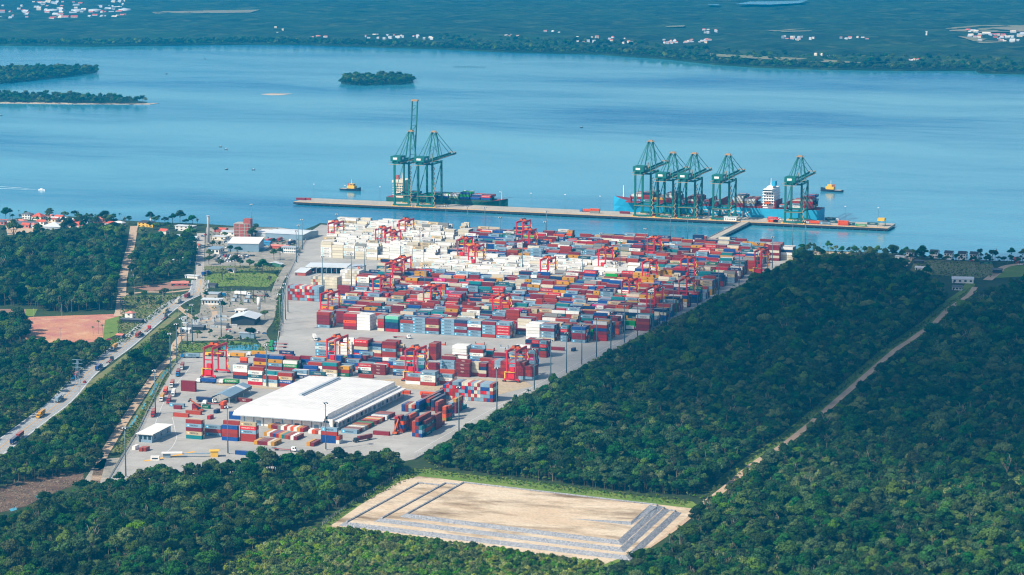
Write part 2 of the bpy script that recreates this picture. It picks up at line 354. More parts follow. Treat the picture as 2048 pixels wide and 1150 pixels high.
TRACK = [(1950, 574), (1939, 589), (1916, 605), (1896, 619), (1867, 648), (1846, 662), (1821, 680), (1792, 699), (1735, 748), (1675, 800), (1618, 850), (1577, 882), (1549, 902), (1517, 921), (1482, 948), (1454, 973), (1400, 1014), (1345, 1058), (1290, 1096)]
ribbon('path', TRACK, 5.4, m_dirt, .07)
ribbon('verge', [(x-9, y-7) for x, y in TRACK[:16]], 10, m_grass, .05)
ribbon('path', [(405, 586), (430, 630), (395, 640), (352, 610)], 5, m_dirt, .06)
ribbon('path', [(400, 622), (440, 620), (520, 612), (545, 596), (560, 560), (580, 526), (592, 504)], 8, m_gravel, .065)
ribbon('path', [(545, 600), (535, 640), (520, 665), (535, 690), (545, 706)], 11, m_gravel, .068)
ribbon('path', [(352, 655), (365, 668), (350, 690), (352, 712)], 6, m_dirt, .06)
# clearings and fields
sheet('clearing', [(44, 640), (60, 634), (110, 632), (170, 630), (228, 628), (240, 631), (228, 640), (212, 650), (207, 662), (210, 674), (196, 683), (160, 686), (110, 690), (72, 688), (56, 682), (42, 668), (48, 654)], m_red, .05)
sheet('clearing', [(-20, 618), (56, 618), (50, 634), (-20, 636)], m_brown, .05)
sheet('grass_patch', [(52, 618), (75, 618), (68, 632), (50, 632)], m_grass, .06); sheet('grass_patch', [(210, 640), (238, 632), (236, 668), (205, 682)], m_grass, .06)
sheet('field', [(406, 548), (470, 546), (548, 545), (556, 556), (536, 574), (470, 572), (407, 574)], m_grass, .05)
sheet('field', [(404, 530), (562, 530), (568, 540), (404, 544)], m_grassd, .05)
sheet('parking_lot', [(410, 508), (545, 503), (585, 507), (570, 530), (408, 532)], m_gravel, .055)
sheet('industrial_yard', [(412, 455), (560, 455), (606, 462), (620, 465), (592, 508), (545, 504), (410, 508)], m_gravel, .05)
sheet('industrial_yard', [(404, 584), (540, 580), (545, 600), (530, 665), (480, 680), (365, 682), (372, 640), (400, 625)], m_gravel, .045)
sheet('field', [(240, 592), (330, 590), (385, 588), (345, 606), (300, 642), (250, 690), (238, 690)], m_grassd, .045)
sheet('field', [(262, 575), (370, 560), (392, 575), (300, 582)], m_brown, .047)
sheet('field', [(345, 690), (470, 682), (540, 690), (546, 706), (470, 699), (372, 706), (350, 722), (330, 720)], m_grass, .045)
sheet('pond', [(440, 692), (520, 688), (515, 700), (450, 700)], m_water, .09)
sheet('canal', [(548, 682), (553, 682), (549, 704), (541, 704)], m_water, .09)
for D_ in ([(336, 736), (326, 750), (322, 757)], [(315, 767), (303, 787), (300, 792)], [(292, 805), (286, 815), (284, 818)], [(276, 830), (262, 850), (258, 857)]): ribbon('ditch', D_, 1.5, m_water, .08)
ribbon('verge', [(344, 726), (324, 760), (296, 806), (268, 850), (246, 890), (230, 905)], 8, m_grassd, .05)
sheet('clearing', [(-40, 985), (40, 962), (120, 945), (165, 945), (170, 962), (110, 985), (60, 1010), (-40, 1035)], m_mud, .05)
sheet('puddle', [(68, 992), (95, 988), (110, 994), (78, 999)], m_water, .08); sheet('puddle', [(18, 1018), (32, 1014), (34, 1019), (22, 1023)], m_water, .08)
sheet('gravel_apron', [(205, 918), (240, 915), (212, 966), (165, 966), (185, 935)], m_gravel, .06)
sheet('field', [(1830, 522), (1870, 520), (1985, 525), (1990, 548), (1960, 556), (1840, 548), (1820, 540)], m_field, .05)
sheet('field', [(2005, 532), (2060, 530), (2060, 552), (1990, 556)], m_grass, .05)
sheet('beach', [(1590, 502), (1700, 504), (1690, 512), (1590, 515)], m_sand, .05)
sheet('clearing', [(10, 446), (130, 440), (150, 455), (90, 462), (15, 470)], m_dirt, .05)
sheet('grass_patch', [(636, 1058), (690, 1015), (812, 940), (850, 938), (1100, 968), (1260, 990), (1385, 1003), (1402, 1016), (1380, 1030), (1300, 1096), (1212, 1135), (675, 1062)], m_grass, .05)
sheet('sand_apron', [(660, 1052), (720, 1010), (800, 962), (838, 952), (1360, 1014), (1395, 1018), (1300, 1092), (1205, 1130), (672, 1056)], m_sand, .09)
# yard markings
for P in ([(560, 640), (553, 700)], [(829, 905), (1035, 790), (1240, 682), (1412, 594)], [(700, 880), (820, 868), (905, 830), (935, 800)], [(280, 900), (330, 905), (352, 880), (350, 860), (345, 835)], [(300, 880), (330, 800), (380, 735)]):
    ribbon('yard_marking', P, .26, m_line, .1)
ribbon('yard_marking', [(288, 922), (330, 915), (390, 903)], 3.2, m_yel, .1)

bw = MB(); mp_ = [tuple(G(*q))[:2] for q in [(-40, 985), (40, 962), (120, 945), (165, 945), (170, 962), (110, 985), (60, 1010), (-40, 1035)]]
for _ in range(1500):
    q = G(rng.uniform(-40, 170), rng.uniform(945, 1035))
    if inpoly(np.array([q.x]), np.array([q.y]), mp_)[0]:
        a = rng.uniform(0, 6.28); L_ = rng.uniform(.6, 2.6); bw.bar((q.x, q.y, .1), (q.x+L_*math.cos(a), q.y+L_*math.sin(a), rng.uniform(.1, .9)), rng.uniform(.1, .3))
o = bw.build('brushwood', m_barkp); tag(o, 'felled brushwood strewn over the muddy clearing', 'brushwood', kind='stuff')
# ------------------------------------------------------------------ rock terrace
def slope_ring(name, base, top, mat, parent, sides=None):
    b = MB(); n = len(base)
    for i in range(n):
        if sides is None or i in sides: b.poly([base[i], base[(i+1) % n], top[(i+1) % n], top[i]])
    return b.build(name, mat, parent)
def inset(P, d):
    P = [Vector(p) for p in P]; n = len(P); out = []
    for i in range(n):
        a = (P[i]-P[i-1]).normalized(); c = (P[(i+1) % n]-P[i]).normalized()
        na = Vector((-a.y, a.x, 0)); nc = Vector((-c.y, c.x, 0)); m = (na+nc); m = m/(max(.3, m.length_squared/2)) ; out.append(P[i]+m*d)
    return out
ter = empty('rock_terrace', G(1000, 1040)); tag(ter, 'stepped sandy platform with grey rock-faced banks in the forest clearing', 'terrace')
def child_at(o): o.matrix_parent_inverse = Matrix.Translation(-Vector(ter.location)); return o
TZ = [0.1, 1.9, 3.6, 5.3]
T3 = [G(*p, TZ[3]) for p in ((814, 1027), (1236, 1080), (1314, 1010), (926, 965))]
def lower(T, z, l_, n_, r_, k_): return [Vector((T[0].x-l_, T[0].y-n_, z)), Vector((T[1].x+r_, T[1].y-n_, z)), Vector((T[2].x+r_, T[2].y+k_, z)), Vector((T[3].x-l_, T[3].y+k_, z))]
T2 = lower(T3, TZ[2], 13, 9.5, 4.2, 1.0); T1 = lower(T2, TZ[1], 19, 9.5, 6.5, 1.5)
for T, zb, zt, run in ((T1, TZ[0], TZ[1], 3.6), (T2, TZ[1], TZ[2], 3.6), (T3, TZ[2], TZ[3], 3.6)):
    base = [Vector((p.x, p.y, zb+.02)) for p in inset(T, -run)]
    child_at(slope_ring('rock_bank', base, T, m_stone, ter)); child_at(MB().poly(T).build('sand_surface', m_sand, ter))
w = [G(1140, 1037, TZ[3]), G(1262, 1043, TZ[3]+1.0), G(1300, 1009, TZ[3]+1.0), G(1000, 985, TZ[3]+.05)]
wb = [w[0].copy(), w[1].copy(), w[2].copy()]; wb = [Vector((p.x, p.y, TZ[3]+.02)) for p in wb]
bn = MB(); dn = Vector((1.5, -4.5, 0)); bn.poly([wb[0], wb[1]+dn, w[1], w[0]+Vector((0, 0, .03))]); bn.poly([wb[1]+dn, wb[2]+Vector((4.5, 0, 0)), w[2], w[1]])
child_at(bn.build('rock_bank', m_stone, ter)); child_at(MB().poly([w[0]+Vector((0, 0, .03)), w[1], w[2], w[3]]).build('sand_surface', m_sand, ter))
for T in (T1, T2, T3):
    for a_, c_ in ((T[3], T[0]), (T[2], T[3])):
        child_at(MB().bar(a_+Vector((.6, -.6, .35)), c_+Vector((.6, -.6, .35)), 1.3, .9, n=6).build('rock_kerb', m_stone, ter))
# loose stones along the banks
stn = MB()
for T, zb, zt in ((T1, TZ[0], TZ[1]), (T2, TZ[1], TZ[2]), (T3, TZ[2], TZ[3])):
    base = inset(T, -3.4)
    for e in range(4):
        a0, a1, c0, c1 = base[e], base[(e+1) % 4], T[e], T[(e+1) % 4]; L = (a1-a0).length
        for _ in range(int(L*3.2)):
            t, u = rng.random(), rng.random(); p = a0.lerp(a1, t).lerp(c0.lerp(c1, t), u); z = zb+(zt-zb)*u; r = rng.uniform(.2, .5); q = [rng.uniform(.6, 1.2)*r for _ in range(5)]
            i0 = len(stn.v); stn.v += [(p.x-q[0], p.y-q[1]*.6, z-.2), (p.x+q[1], p.y-q[2], z-.2), (p.x+q[2]*.5, p.y+q[3], z), (p.x+.1*r, p.y, z+q[4]*.9)]
            stn.f += [(i0, i0+1, i0+3), (i0+1, i0+2, i0+3), (i0+2, i0, i0+3)]; stn.c += [None]*3; stn.m += [0]*3
o = child_at(stn.build('rocks', m_stone, ter)); o['kind'] = 'stuff'

# ------------------------------------------------------------------ far land and islands
m_far = ground_mat('far_forest_canopy', (20, 48, 32), (38, 70, 40), (84, 100, 62), .004, .012)
m_farfield = ground_mat('far_field', (150, 140, 110), (130, 136, 96), (176, 160, 130), .004, .02)
FSH = [(-500, 84), (-200, 86), (0, 89), (180, 91), (380, 88.5), (500, 87), (600, 88), (700, 91), (870, 96), (1000, 102), (1200, 107), (1340, 117), (1430, 127), (1520, 133), (1650, 137), (1800, 139), (1950, 139), (1960, 144), (2048, 146), (2300, 150), (2600, 156)]
fp = [tuple(G(x, y, .2)) for x, y in FSH]
FARP = fp + [(6000, 15500, .2), (-9000, 15500, .2)]
b = MB(); b.poly(FARP)
for i in range(len(fp)-1): b.poly([fp[i+1], fp[i], (*fp[i][:2], WZ-1), (*fp[i+1][:2], WZ-1)])
o = b.build('far_shore', m_far); tag(o, kind='structure')
# canopy relief behind the first trees
gx = np.arange(-6500, 3500, 28.0); gy = np.arange(4300, 13000, 40.0)
XX, YY = np.meshgrid(gx, gy); inn = inpoly(XX.ravel(), YY.ravel()-70, [p[:2] for p in FARP]).reshape(XX.shape)
V = []; idx = -np.ones(XX.shape, int)
for j in range(XX.shape[0]):
    for i in range(XX.shape[1]):
        if inn[j, i]:
            x, y = XX[j, i]+nrg.uniform(-9, 9), YY[j, i]+nrg.uniform(-12, 12); px, py = PX((x, y, 0))
            if -250 < px < 2300 and py > -90:
                idx[j, i] = len(V); z = 7 + 3.5*mnoise.noise(Vector((x*.02, y*.02, 0))) + 5*mnoise.noise(Vector((x*.002, y*.002, 5))) + nrg.uniform(-4, 4); V.append((x, y, max(1, z)))
F = []
for j in range(XX.shape[0]-1):
    for i in range(XX.shape[1]-1):
        q = (idx[j, i], idx[j, i+1], idx[j+1, i+1], idx[j+1, i])
        if min(q) >= 0: F.append(q)
me = bpy.data.meshes.new('far_forest'); me.from_pydata(V, [], F); me.materials.append(m_far); me.update()
o = obj('far_forest', me); tag(o, 'hazy blue-green forest covering the land beyond the bay', 'forest', kind='stuff')
for P in ([(1470, 8), (1500, 3), (1580, 2), (1616, 0), (1600, 6), (1540, 9)], [(1415, 9), (1440, 8), (1436, 10), (1416, 10)]):
    sheet('lake', P, m_water, 16)
for P in ([(1890, 56), (1960, 50), (2100, 50), (2100, 62), (1980, 64), (1900, 62)], [(1530, 60), (1610, 57), (1625, 62), (1560, 64)], [(1915, 72), (1990, 78), (2030, 86), (1960, 86)], [(1330, 52), (1370, 50), (1368, 53), (1335, 54)], [(1420, 107), (1640, 118), (1740, 126), (1640, 124), (1420, 112)], [(300, 23), (520, 19), (500, 25), (310, 27)]):
    sheet('far_clearing', P, m_farfield, 9)
ISL = {'island': [(-60, 166), (0, 166), (60, 160), (120, 153), (190, 145), (196, 141), (150, 138), (0, 138), (-60, 140)], 'island.b': [(-60, 204), (0, 203.5), (120, 205), (260, 206), (295, 204), (240, 197), (120, 194), (0, 190), (-60, 188)], 'island.c': [(682, 166), (720, 169), (800, 167), (827, 164), (826, 158), (780, 154), (700, 154), (682, 160)]}
for nme, P in ISL.items():
    o = sheet('island', P, m_far, -2.2, skirt=WZ-1)
sheet('sandbar', [(-80, 203), (60, 204.5), (200, 206.5), (318, 206), (300, 208.5), (150, 208), (-80, 205.5)], m_sand, -2.5, skirt=WZ-1)
sheet('sandbar', [(522, 188), (545, 186.5), (585, 187.5), (560, 190), (540, 190)], m_sand, -2.7, skirt=WZ-1)

# ------------------------------------------------------------------ forests
KEEP = []
def scatter(polypx, spacing, seedjit=.75):
    P = np.array([tuple(G(x, y))[:2] for x, y in polypx]); x0, y0 = P.min(0); x1, y1 = P.max(0)
    gx = np.arange(x0, x1, spacing); gy = np.arange(y0, y1, spacing*.87)
    X, Y = np.meshgrid(gx, gy); X = X + (np.arange(len(gy)) % 2)[:, None]*spacing*.5
    X = X.ravel() + nrg.uniform(-.5, .5, X.size)*spacing*seedjit; Y = Y.ravel() + nrg.uniform(-.5, .5, Y.size)*spacing*seedjit
    k = inpoly(X, Y, P); return np.stack([X[k], Y[k]], 1)
F1 = [(1606, 526), (1690, 526), (1790, 528), (1815, 535), (1790, 556), (1850, 566), (1890, 596), (1888, 610), (1852, 640), (1778, 692), (1718, 742), (1600, 844), (1500, 912), (1440, 958), (1390, 992), (1250, 986), (1100, 964), (866, 936), (858, 921), (1053, 815), (1256, 706), (1428, 614), (1598, 530)]
F2 = [(1962, 610), (1985, 590), (2030, 580), (2150, 570), (2150, 1190), (1225, 1190), (1222, 1158), (1305, 1120), (1362, 1080), (1418, 1034), (1472, 992), (1500, 966), (1538, 938), (1594, 900), (1638, 868), (1694, 818), (1753, 766), (1810, 718), (1840, 697), (1884, 666), (1912, 640)]
F3 = [(-40, 1080), (60, 1045), (115, 1012), (175, 988), (235, 982), (330, 968), (440, 950), (560, 938), (700, 930), (800, 938), (806, 945), (700, 1005), (625, 1045), (480, 1108), (430, 1150), (400, 1190), (-60, 1190)]
F4 = [(480, 1122), (560, 1080), (640, 1062), (680, 1066), (1200, 1136), (1220, 1190), (410, 1190)]
F5 = [(-80, 1000), (30, 970), (150, 948), (195, 944), (205, 905), (245, 835), (300, 750), (326, 722), (330, 706), (308, 696), (262, 733), (197, 786), (138, 840), (66, 894), (-80, 995)]
F6 = [(-60, 716), (40, 706), (60, 706), (195, 700), (222, 697), (200, 716), (158, 745), (115, 782), (65, 826), (0, 872), (-60, 905)]
F7 = [(-60, 525), (15, 494), (90, 484), (150, 472), (180, 462), (232, 464), (248, 476), (240, 510), (232, 545), (228, 580), (226, 620), (120, 626), (75, 620), (70, 612), (-60, 612)]
F8 = [(284, 485), (320, 488), (385, 490), (390, 508), (386, 530), (368, 545), (345, 560), (300, 572), (266, 582), (262, 560), (272, 515)]
F9 = [(-60, 645), (40, 645), (55, 665), (50, 690), (-60, 700)]
F10 = [(150, 440), (235, 443), (235, 450), (150, 452)]
F11 = [(1600, 503), (1700, 505), (1840, 512), (1850, 520), (1780, 522), (1690, 515), (1600, 515)]
ALL = []   # x, y, scale, kind, variant
def add(P, kind, s0, s1, drop=0.0, holes=()):
    for x, y in P:
        if rng.random() < drop: continue
        k = kind
        if kind == 'tree' and rng.random() < .06: k = 'palm'
        n = {'tree': len(TREES) if rng.random() < .45 else 8, 'palm': 2, 'scrub': 3, 'far': 3}[k]
        s = rng.uniform(s0, s1)*(rng.uniform(1.25, 1.6) if k == 'tree' and s1 > .9 and rng.random() < .07 else 1)
        cl = .5 + .5*mnoise.noise(Vector((x*.018, y*.018, 2.0)))
        ALL.append((x, y, (s*(.55+.9*cl) if k == 'tree' else (max(.75, s) if k == 'palm' else s)), k, rng.randrange(n), rng.uniform(0, 6.28)))
for FF in (F1, F2, F3):
    add(scatter(FF, 4.6, .95), 'tree', .48, 1.05, .06); add(scatter(FF, 6.0, .95), 'tree', .3, .55)
add(scatter(F4, 3.3), 'scrub', .7, 1.25, .02); add(scatter(F5, 5.0), 'tree', .5, .95, .05); add(scatter(F6, 4.8), 'tree', .45, .9, .05)
add(scatter(F7, 6.0), 'tree', .85, 1.3, .03); add(scatter(F8, 6.2), 'tree', .7, 1.15, .22); add(scatter(F9, 6), 'tree', .8, 1.2)
add(scatter([(1795, 509), (1900, 521), (2060, 523), (2060, 529), (1900, 527), (1795, 518)], 5), 'tree', .25, .75, .45); add(scatter(F10, 7), 'tree', .6, 1.0, .3); add(scatter(F11, 7), 'tree', .5, 1.0, .5)
for px, py in [(300, 447), (330, 449), (345, 448), (360, 448), (372, 452), (385, 452), (318, 446), (395, 450), (1755, 512), (1770, 512), (1740, 514), (1785, 514), (1825, 520), (1835, 518), (1845, 520), (1868, 516), (1880, 524), (1960, 514), (1985, 522), (2022, 518), (2045, 520), (1990, 520), (40, 440), (12, 442), (20, 440), (52, 437), (100, 446), (128, 452), (140, 450), (160, 448), (165, 446), (174, 445), (215, 446), (222, 447), (230, 448), (250, 449), (258, 450), (310, 452), (335, 458), (340, 462), (312, 462), (300, 460), (75, 446), (18, 460), (8, 468), (5, 480), (95, 438), (100, 440), (130, 440), (150, 437), (25, 438), (460, 508), (475, 510), (425, 496), (440, 498), (450, 478), (505, 482), (512, 468), (430, 470), (548, 492), (420, 520), (418, 530), (560, 522), (548, 520), (440, 540), (525, 548), (460, 552), (380, 640), (390, 650), (445, 625), (530, 640), (395, 676), (420, 672), (500, 682), (455, 690), (540, 572), (412, 600), (350, 668), (500, 540), (515, 545), (508, 555), (445, 560), (470, 536), (480, 536), (540, 543), (330, 600), (290, 600), (275, 610), (262, 600), (315, 690), (1400, 590), (290, 608), (352, 672), (320, 618)]:
    p = G(px, py); ALL.append((p.x, p.y, rng.uniform(.7, 1.15), 'tree', rng.randrange(len(TREES)), rng.uniform(0, 6.28)))
for px, py in [(197, 668), (205, 668), (186, 672), (1708, 508), (1722, 508), (1700, 510), (328, 985), (300, 620), (240, 448), (38, 436)]:
    p = G(px, py); ALL.append((p.x, p.y, rng.uniform(.7, .95), 'palm', rng.randrange(2), 0))
for _ in range(640):       # bushes along verges
    seg = rng.choice([[(330, 690), (345, 650)], [(346, 728), (250, 890)], [(405, 545), (560, 545)], [(370, 690), (540, 690)], [(240, 600), (330, 600)], [(1590, 510), (1690, 508)], [(1830, 545), (1985, 552)], [(240, 640), (236, 690)], [(850, 942), (1380, 1004)], [(1640, 842), (1400, 1010)], [(640, 1050), (800, 950)], [(866, 934), (1390, 992)], [(866, 934), (1390, 992)], [(875, 925), (1434, 622)], [(921, 471), (1340, 491)], [(430, 678), (520, 682)]])
    t = rng.random(); p = G(seg[0][0]+(seg[1][0]-seg[0][0])*t+rng.uniform(-5, 5), seg[0][1]+(seg[1][1]-seg[0][1])*t+rng.uniform(-3, 3)); ALL.append((p.x, p.y, rng.uniform(.2, .55), 'scrub', rng.randrange(3), rng.uniform(0, 6)))
for PP, sp, s0, s1 in (([(840, 918), (1036, 804), (1240, 694), (1412, 606), (1585, 524), (1600, 532), (1428, 618), (1258, 710), (1055, 820), (862, 930)], 2.2, .2, .5), ([(404, 532), (562, 532), (560, 560), (540, 578), (405, 580)], 3.2, .1, .26), ([(240, 594), (380, 590), (345, 606), (300, 640), (250, 688), (240, 688)], 2.8, .12, .4), ([(345, 692), (470, 684), (540, 692), (546, 704), (470, 697), (372, 704), (350, 720)], 2.6, .12, .35), ([(1830, 522), (1985, 526), (1990, 550), (1950, 560), (1830, 552)], 3.6, .12, .4), ([(1945, 572), (1880, 622), (1780, 694), (1605, 842), (1480, 930), (1400, 998), (1415, 1020), (1500, 952), (1630, 858), (1745, 760), (1830, 696), (1905, 640), (1962, 596)], 2.6, .12, .42), ([(640, 1056), (700, 1008), (812, 940), (850, 938), (840, 950), (720, 1008), (660, 1052)], 2.0, .12, .34), ([(850, 938), (1100, 968), (1385, 1003), (1370, 1012), (1100, 980), (845, 948)], 2.2, .1, .3), ([(-20, 872), (70, 815), (118, 772), (230, 676), (236, 682), (124, 782), (76, 824), (-20, 886)], 2.0, .12, .3), ([(70, 868), (190, 768), (320, 660), (345, 650), (330, 690), (262, 730), (195, 782), (75, 882)], 2.2, .15, .5), ([(346, 724), (324, 758), (262, 855), (225, 906), (240, 912), (275, 862), (330, 762)], 2.0, .12, .4), ([(404, 580), (440, 578), (560, 580), (560, 600), (430, 620), (372, 660), (360, 650)], 6, .12, .4), ([(560, 575), (566, 612), (562, 660), (548, 665), (552, 612)], 2.0, .12, .35), ([(640, 1060), (680, 1058), (1200, 1128), (1195, 1138), (680, 1068)], 1.8, .25, .6), ([(420, 460), (560, 458), (600, 470), (585, 505), (410, 506)], 7, .12, .4)):
    SC = scatter(PP, sp, 1.0); keep = np.ones(len(SC), bool)
    for q0, q1 in zip(TRACK[:-1], TRACK[1:]):
        a = np.array(tuple(G(*q0))[:2]); d_ = np.array(tuple(G(*q1))[:2])-a; t_ = np.clip(((SC-a)@d_)/(d_@d_), 0, 1); keep &= np.hypot(*(SC-a-t_[:, None]*d_).T) > 3.6
    add(SC[keep], 'scrub', s0, s1, .12)
# far shore and island trees
for nme, P in ISL.items():
    add(scatter(P, 9 if nme != 'island.b' else 10), 'far', .7, 1.25, .08 if nme != 'island.b' else .35)
band = FSH[1:-1] + [(x, y-5.5) for x, y in FSH[1:-1]][::-1]
add(scatter(band, 14), 'far', .8, 1.3, .05)
band2 = [(x, y-5.5) for x, y in FSH[8:-1]] + [(x, y-22) for x, y in FSH[8:-1]][::-1]
add(scatter(band2, 30), 'far', .9, 1.5, .1)
print('trees', len(ALL))
# the 300 trees that show largest become objects of their own
cand = []
for i, (x, y, s, k, v, a) in enumerate(ALL):
    if k in ('tree', 'palm'):
        p = PX((x, y, 9)); 
        if 5 < p[0] < 2043 and 40 < p[1] < 1146: cand.append((math.hypot(x, y)/(min(s, 1)**.5*(1.1 if k == 'tree' else 1.0)), i)) if s > .5 else None
cand.sort(); own = set(i for _, i in cand[:285])
def where(px, py):
    if px < 660: return 'in the wood below the container yard'
    return 'in the wood beside the rock terrace'
LOOK = ['round-crowned green tree', 'broad many-lobed green tree', 'small dense green tree', 'tall full-crowned green tree', 'flat-topped spreading green tree', 'low bushy green tree', 'narrow upright green tree', 'wide umbrella-crowned green tree', 'thin pale tree with bare branches', 'very tall green tree above the canopy']
for i in sorted(own):
    x, y, s, k, v, a = ALL[i]; px, py = PX((x, y, 0))
    t = empty('palm_tree' if k == 'palm' else 'broadleaf_tree', (x, y, 0), a); t.scale = (s, s, s)
    cm, tm = (PALMS if k == 'palm' else TREES)[v]; obj('crown', cm, t); obj('trunk', tm, t)
    tag(t, (('slender palm tree with drooping fronds ' if k == 'palm' else LOOK[v]+' ') + where(px, py)), 'palm' if k == 'palm' else 'tree', 'trees of the nearest woods')
# everything else: one forest made of instances
def forest_object(name, label, recs, sources, kind='stuff'):
    me = bpy.data.meshes.new(name); me.from_pydata([(r[0], r[1], r[5]) for r in recs], [], [])
    for nm, ty, vals in (('vi', 'INT', [r[2] for r in recs]), ('sc', 'FLOAT', [r[3] for r in recs]), ('rz', 'FLOAT', [r[4] for r in recs])):
        me.attributes.new(nm, ty, 'POINT').data.foreach_set('value', vals)
    o = obj(name, me); tag(o, label, 'forest', kind=kind)
    coll = bpy.data.collections.new(name+'_sources')
    for k, (cm, tm) in enumerate(sources):
        # crown and trunk joined into one instance mesh
        import bmesh
        bm = bmesh.new(); bm.from_mesh(cm); nmat = len(cm.materials); n0 = len(bm.faces); bm.from_mesh(tm); bm.faces.ensure_lookup_table()
        for f in bm.faces[n0:]: f.material_index = 1
        jm = bpy.data.meshes.new('%s_src_%02d' % (name, k)); bm.to_mesh(jm); bm.free()
        for m in (cm.materials[0], tm.materials[0]): jm.materials.append(m)
        coll.objects.link(bpy.data.objects.new('%s_src_%02d' % (name, k), jm))
    ng = bpy.data.node_groups.new(name+'_nodes', 'GeometryNodeTree'); ng.is_modifier = True
    ng.interface.new_socket('Geometry', in_out='INPUT', socket_type='NodeSocketGeometry'); ng.interface.new_socket('Geometry', in_out='OUTPUT', socket_type='NodeSocketGeometry')
    n = ng.nodes; l = ng.links; gi = n.new('NodeGroupInput'); go = n.new('NodeGroupOutput')
    ip = n.new('GeometryNodeInstanceOnPoints'); ci = n.new('GeometryNodeCollectionInfo'); ci.inputs['Collection'].default_value = coll; ci.inputs['Separate Children'].default_value = True; ci.inputs['Reset Children'].default_value = True
    def attr(nm, ty):
        a = n.new('GeometryNodeInputNamedAttribute'); a.data_type = ty; a.inputs['Name'].default_value = nm; return a.outputs[0]
    cx = n.new('ShaderNodeCombineXYZ'); l.new(attr('rz', 'FLOAT'), cx.inputs[2])
    m2p = n.new('GeometryNodeMeshToPoints'); l.new(gi.outputs[0], m2p.inputs[0]); l.new(m2p.outputs[0], ip.inputs['Points'])
    l.new(ci.outputs[0], ip.inputs['Instance']); ip.inputs['Pick Instance'].default_value = True
    l.new(attr('vi', 'INT'), ip.inputs['Instance Index']); l.new(cx.outputs[0], ip.inputs['Rotation']); l.new(attr('sc', 'FLOAT'), ip.inputs['Scale']); l.new(ip.outputs[0], go.inputs[0])
    md = o.modifiers.new('forest', 'NODES'); md.node_group = ng; return o
SRC = TREES + PALMS + SCRUB + FART; OFF = {'tree': 0, 'palm': len(TREES), 'scrub': len(TREES)+2, 'far': len(TREES)+5}
near = [(x, y, OFF[k]+v, s, a, 0.0) for i, (x, y, s, k, v, a) in enumerate(ALL) if i not in own and k in ('tree', 'palm')]
forest_object('forest', 'dark green forest spreading around the container port', near, SRC)
forest_object('scrub', 'low green scrub and grass tufts on verges, fields and before the rock terrace', [(x, y, OFF[k]+v, s, a, 0.0) for (x, y, s, k, v, a) in ALL if k == 'scrub'], SRC)
forest_object('shore_trees', 'hazy trees lining the far shore and the islands', [(x, y, OFF[k]+v, s, a, -2.0) for (x, y, s, k, v, a) in ALL if k == 'far'], SRC)

# ------------------------------------------------------------------ pixel font for painted lettering
FONT = {'M': '10001 11011 10101 10101 10001 10001 10001', 'A': '01110 10001 10001 11111 10001 10001 10001', 'E': '11111 10000 10000 11110 10000 10000 11111', 'R': '11110 10001 10001 11110 10100 10010 10001', 'S': '01111 10000 10000 01110 00001 00001 11110', 'K': '10001 10010 10100 11000 10100 10010 10001', 'H': '10001 10001 10001 11111 10001 10001 10001', 'B': '11110 10001 10001 11110 10001 10001 11110', 'U': '10001 10001 10001 10001 10001 10001 01110', 'G': '01111 10000 10000 10111 10001 10001 01111', 'D': '11110 10001 10001 10001 10001 10001 11110', 'C': '01111 10000 10000 10000 10000 10000 01111', 'O': '01110 10001 10001 10001 10001 10001 01110', 'N': '10001 11001 10101 10101 10011 10001 10001', 'I': '111 010 010 010 010 010 111', 'P': '11110 10001 10001 11110 10000 10000 10000', 'L': '10000 10000 10000 10000 10000 10000 11111', 'Y': '10001 10001 01010 00100 00100 00100 00100', 'V': '10001 10001 10001 10001 10001 01010 00100', 'F': '11111 10000 10000 11110 10000 10000 10000', 'T': '11111 00100 00100 00100 00100 00100 00100', 'X': '10001 10001 01010 00100 01010 10001 10001', ' ': '000 000 000 000 000 000 000', '-': '000 000 000 111 000 000 000'}
def text_rects(s, h):
    """rectangles (x0,x1,z0,z1) of a word of cap height h, origin bottom left"""
    u = h/7; x = 0; out = []
    for ch in s:
        rows = FONT[ch].split(); w = len(rows[0])
        left = set()
        for r, row in enumerate(rows):
            c = 0
            while c < w:
                if row[c] == '1':
                    e = c
                    while e+1 < w and row[e+1] == '1': e += 1
                    if e > c: out.append((x+c*u, x+(e+1)*u, h-(r+1)*u, h-r*u))
                    else: left.add((r, c))
                    c = e+1
                else: c += 1
        for r, c in sorted(left, key=lambda q: (q[1], q[0])):
            if (r-1, c) in left: continue
            e = r
            while (e+1, c) in left: e += 1
            out.append((x+c*u, x+(c+1)*u, h-(e+1)*u, h-r*u))
        x += (w+1)*u
    return out, x-u

# ------------------------------------------------------------------ containers
CH, CW = 2.74, 2.44
SV = lambda *c: tuple(max(0, v*.86 + (v-sum(lin(c))/3)*.24) for v in lin(c))
NAVY = SV(24, 40, 66); WHITE = SV(236, 234, 226)
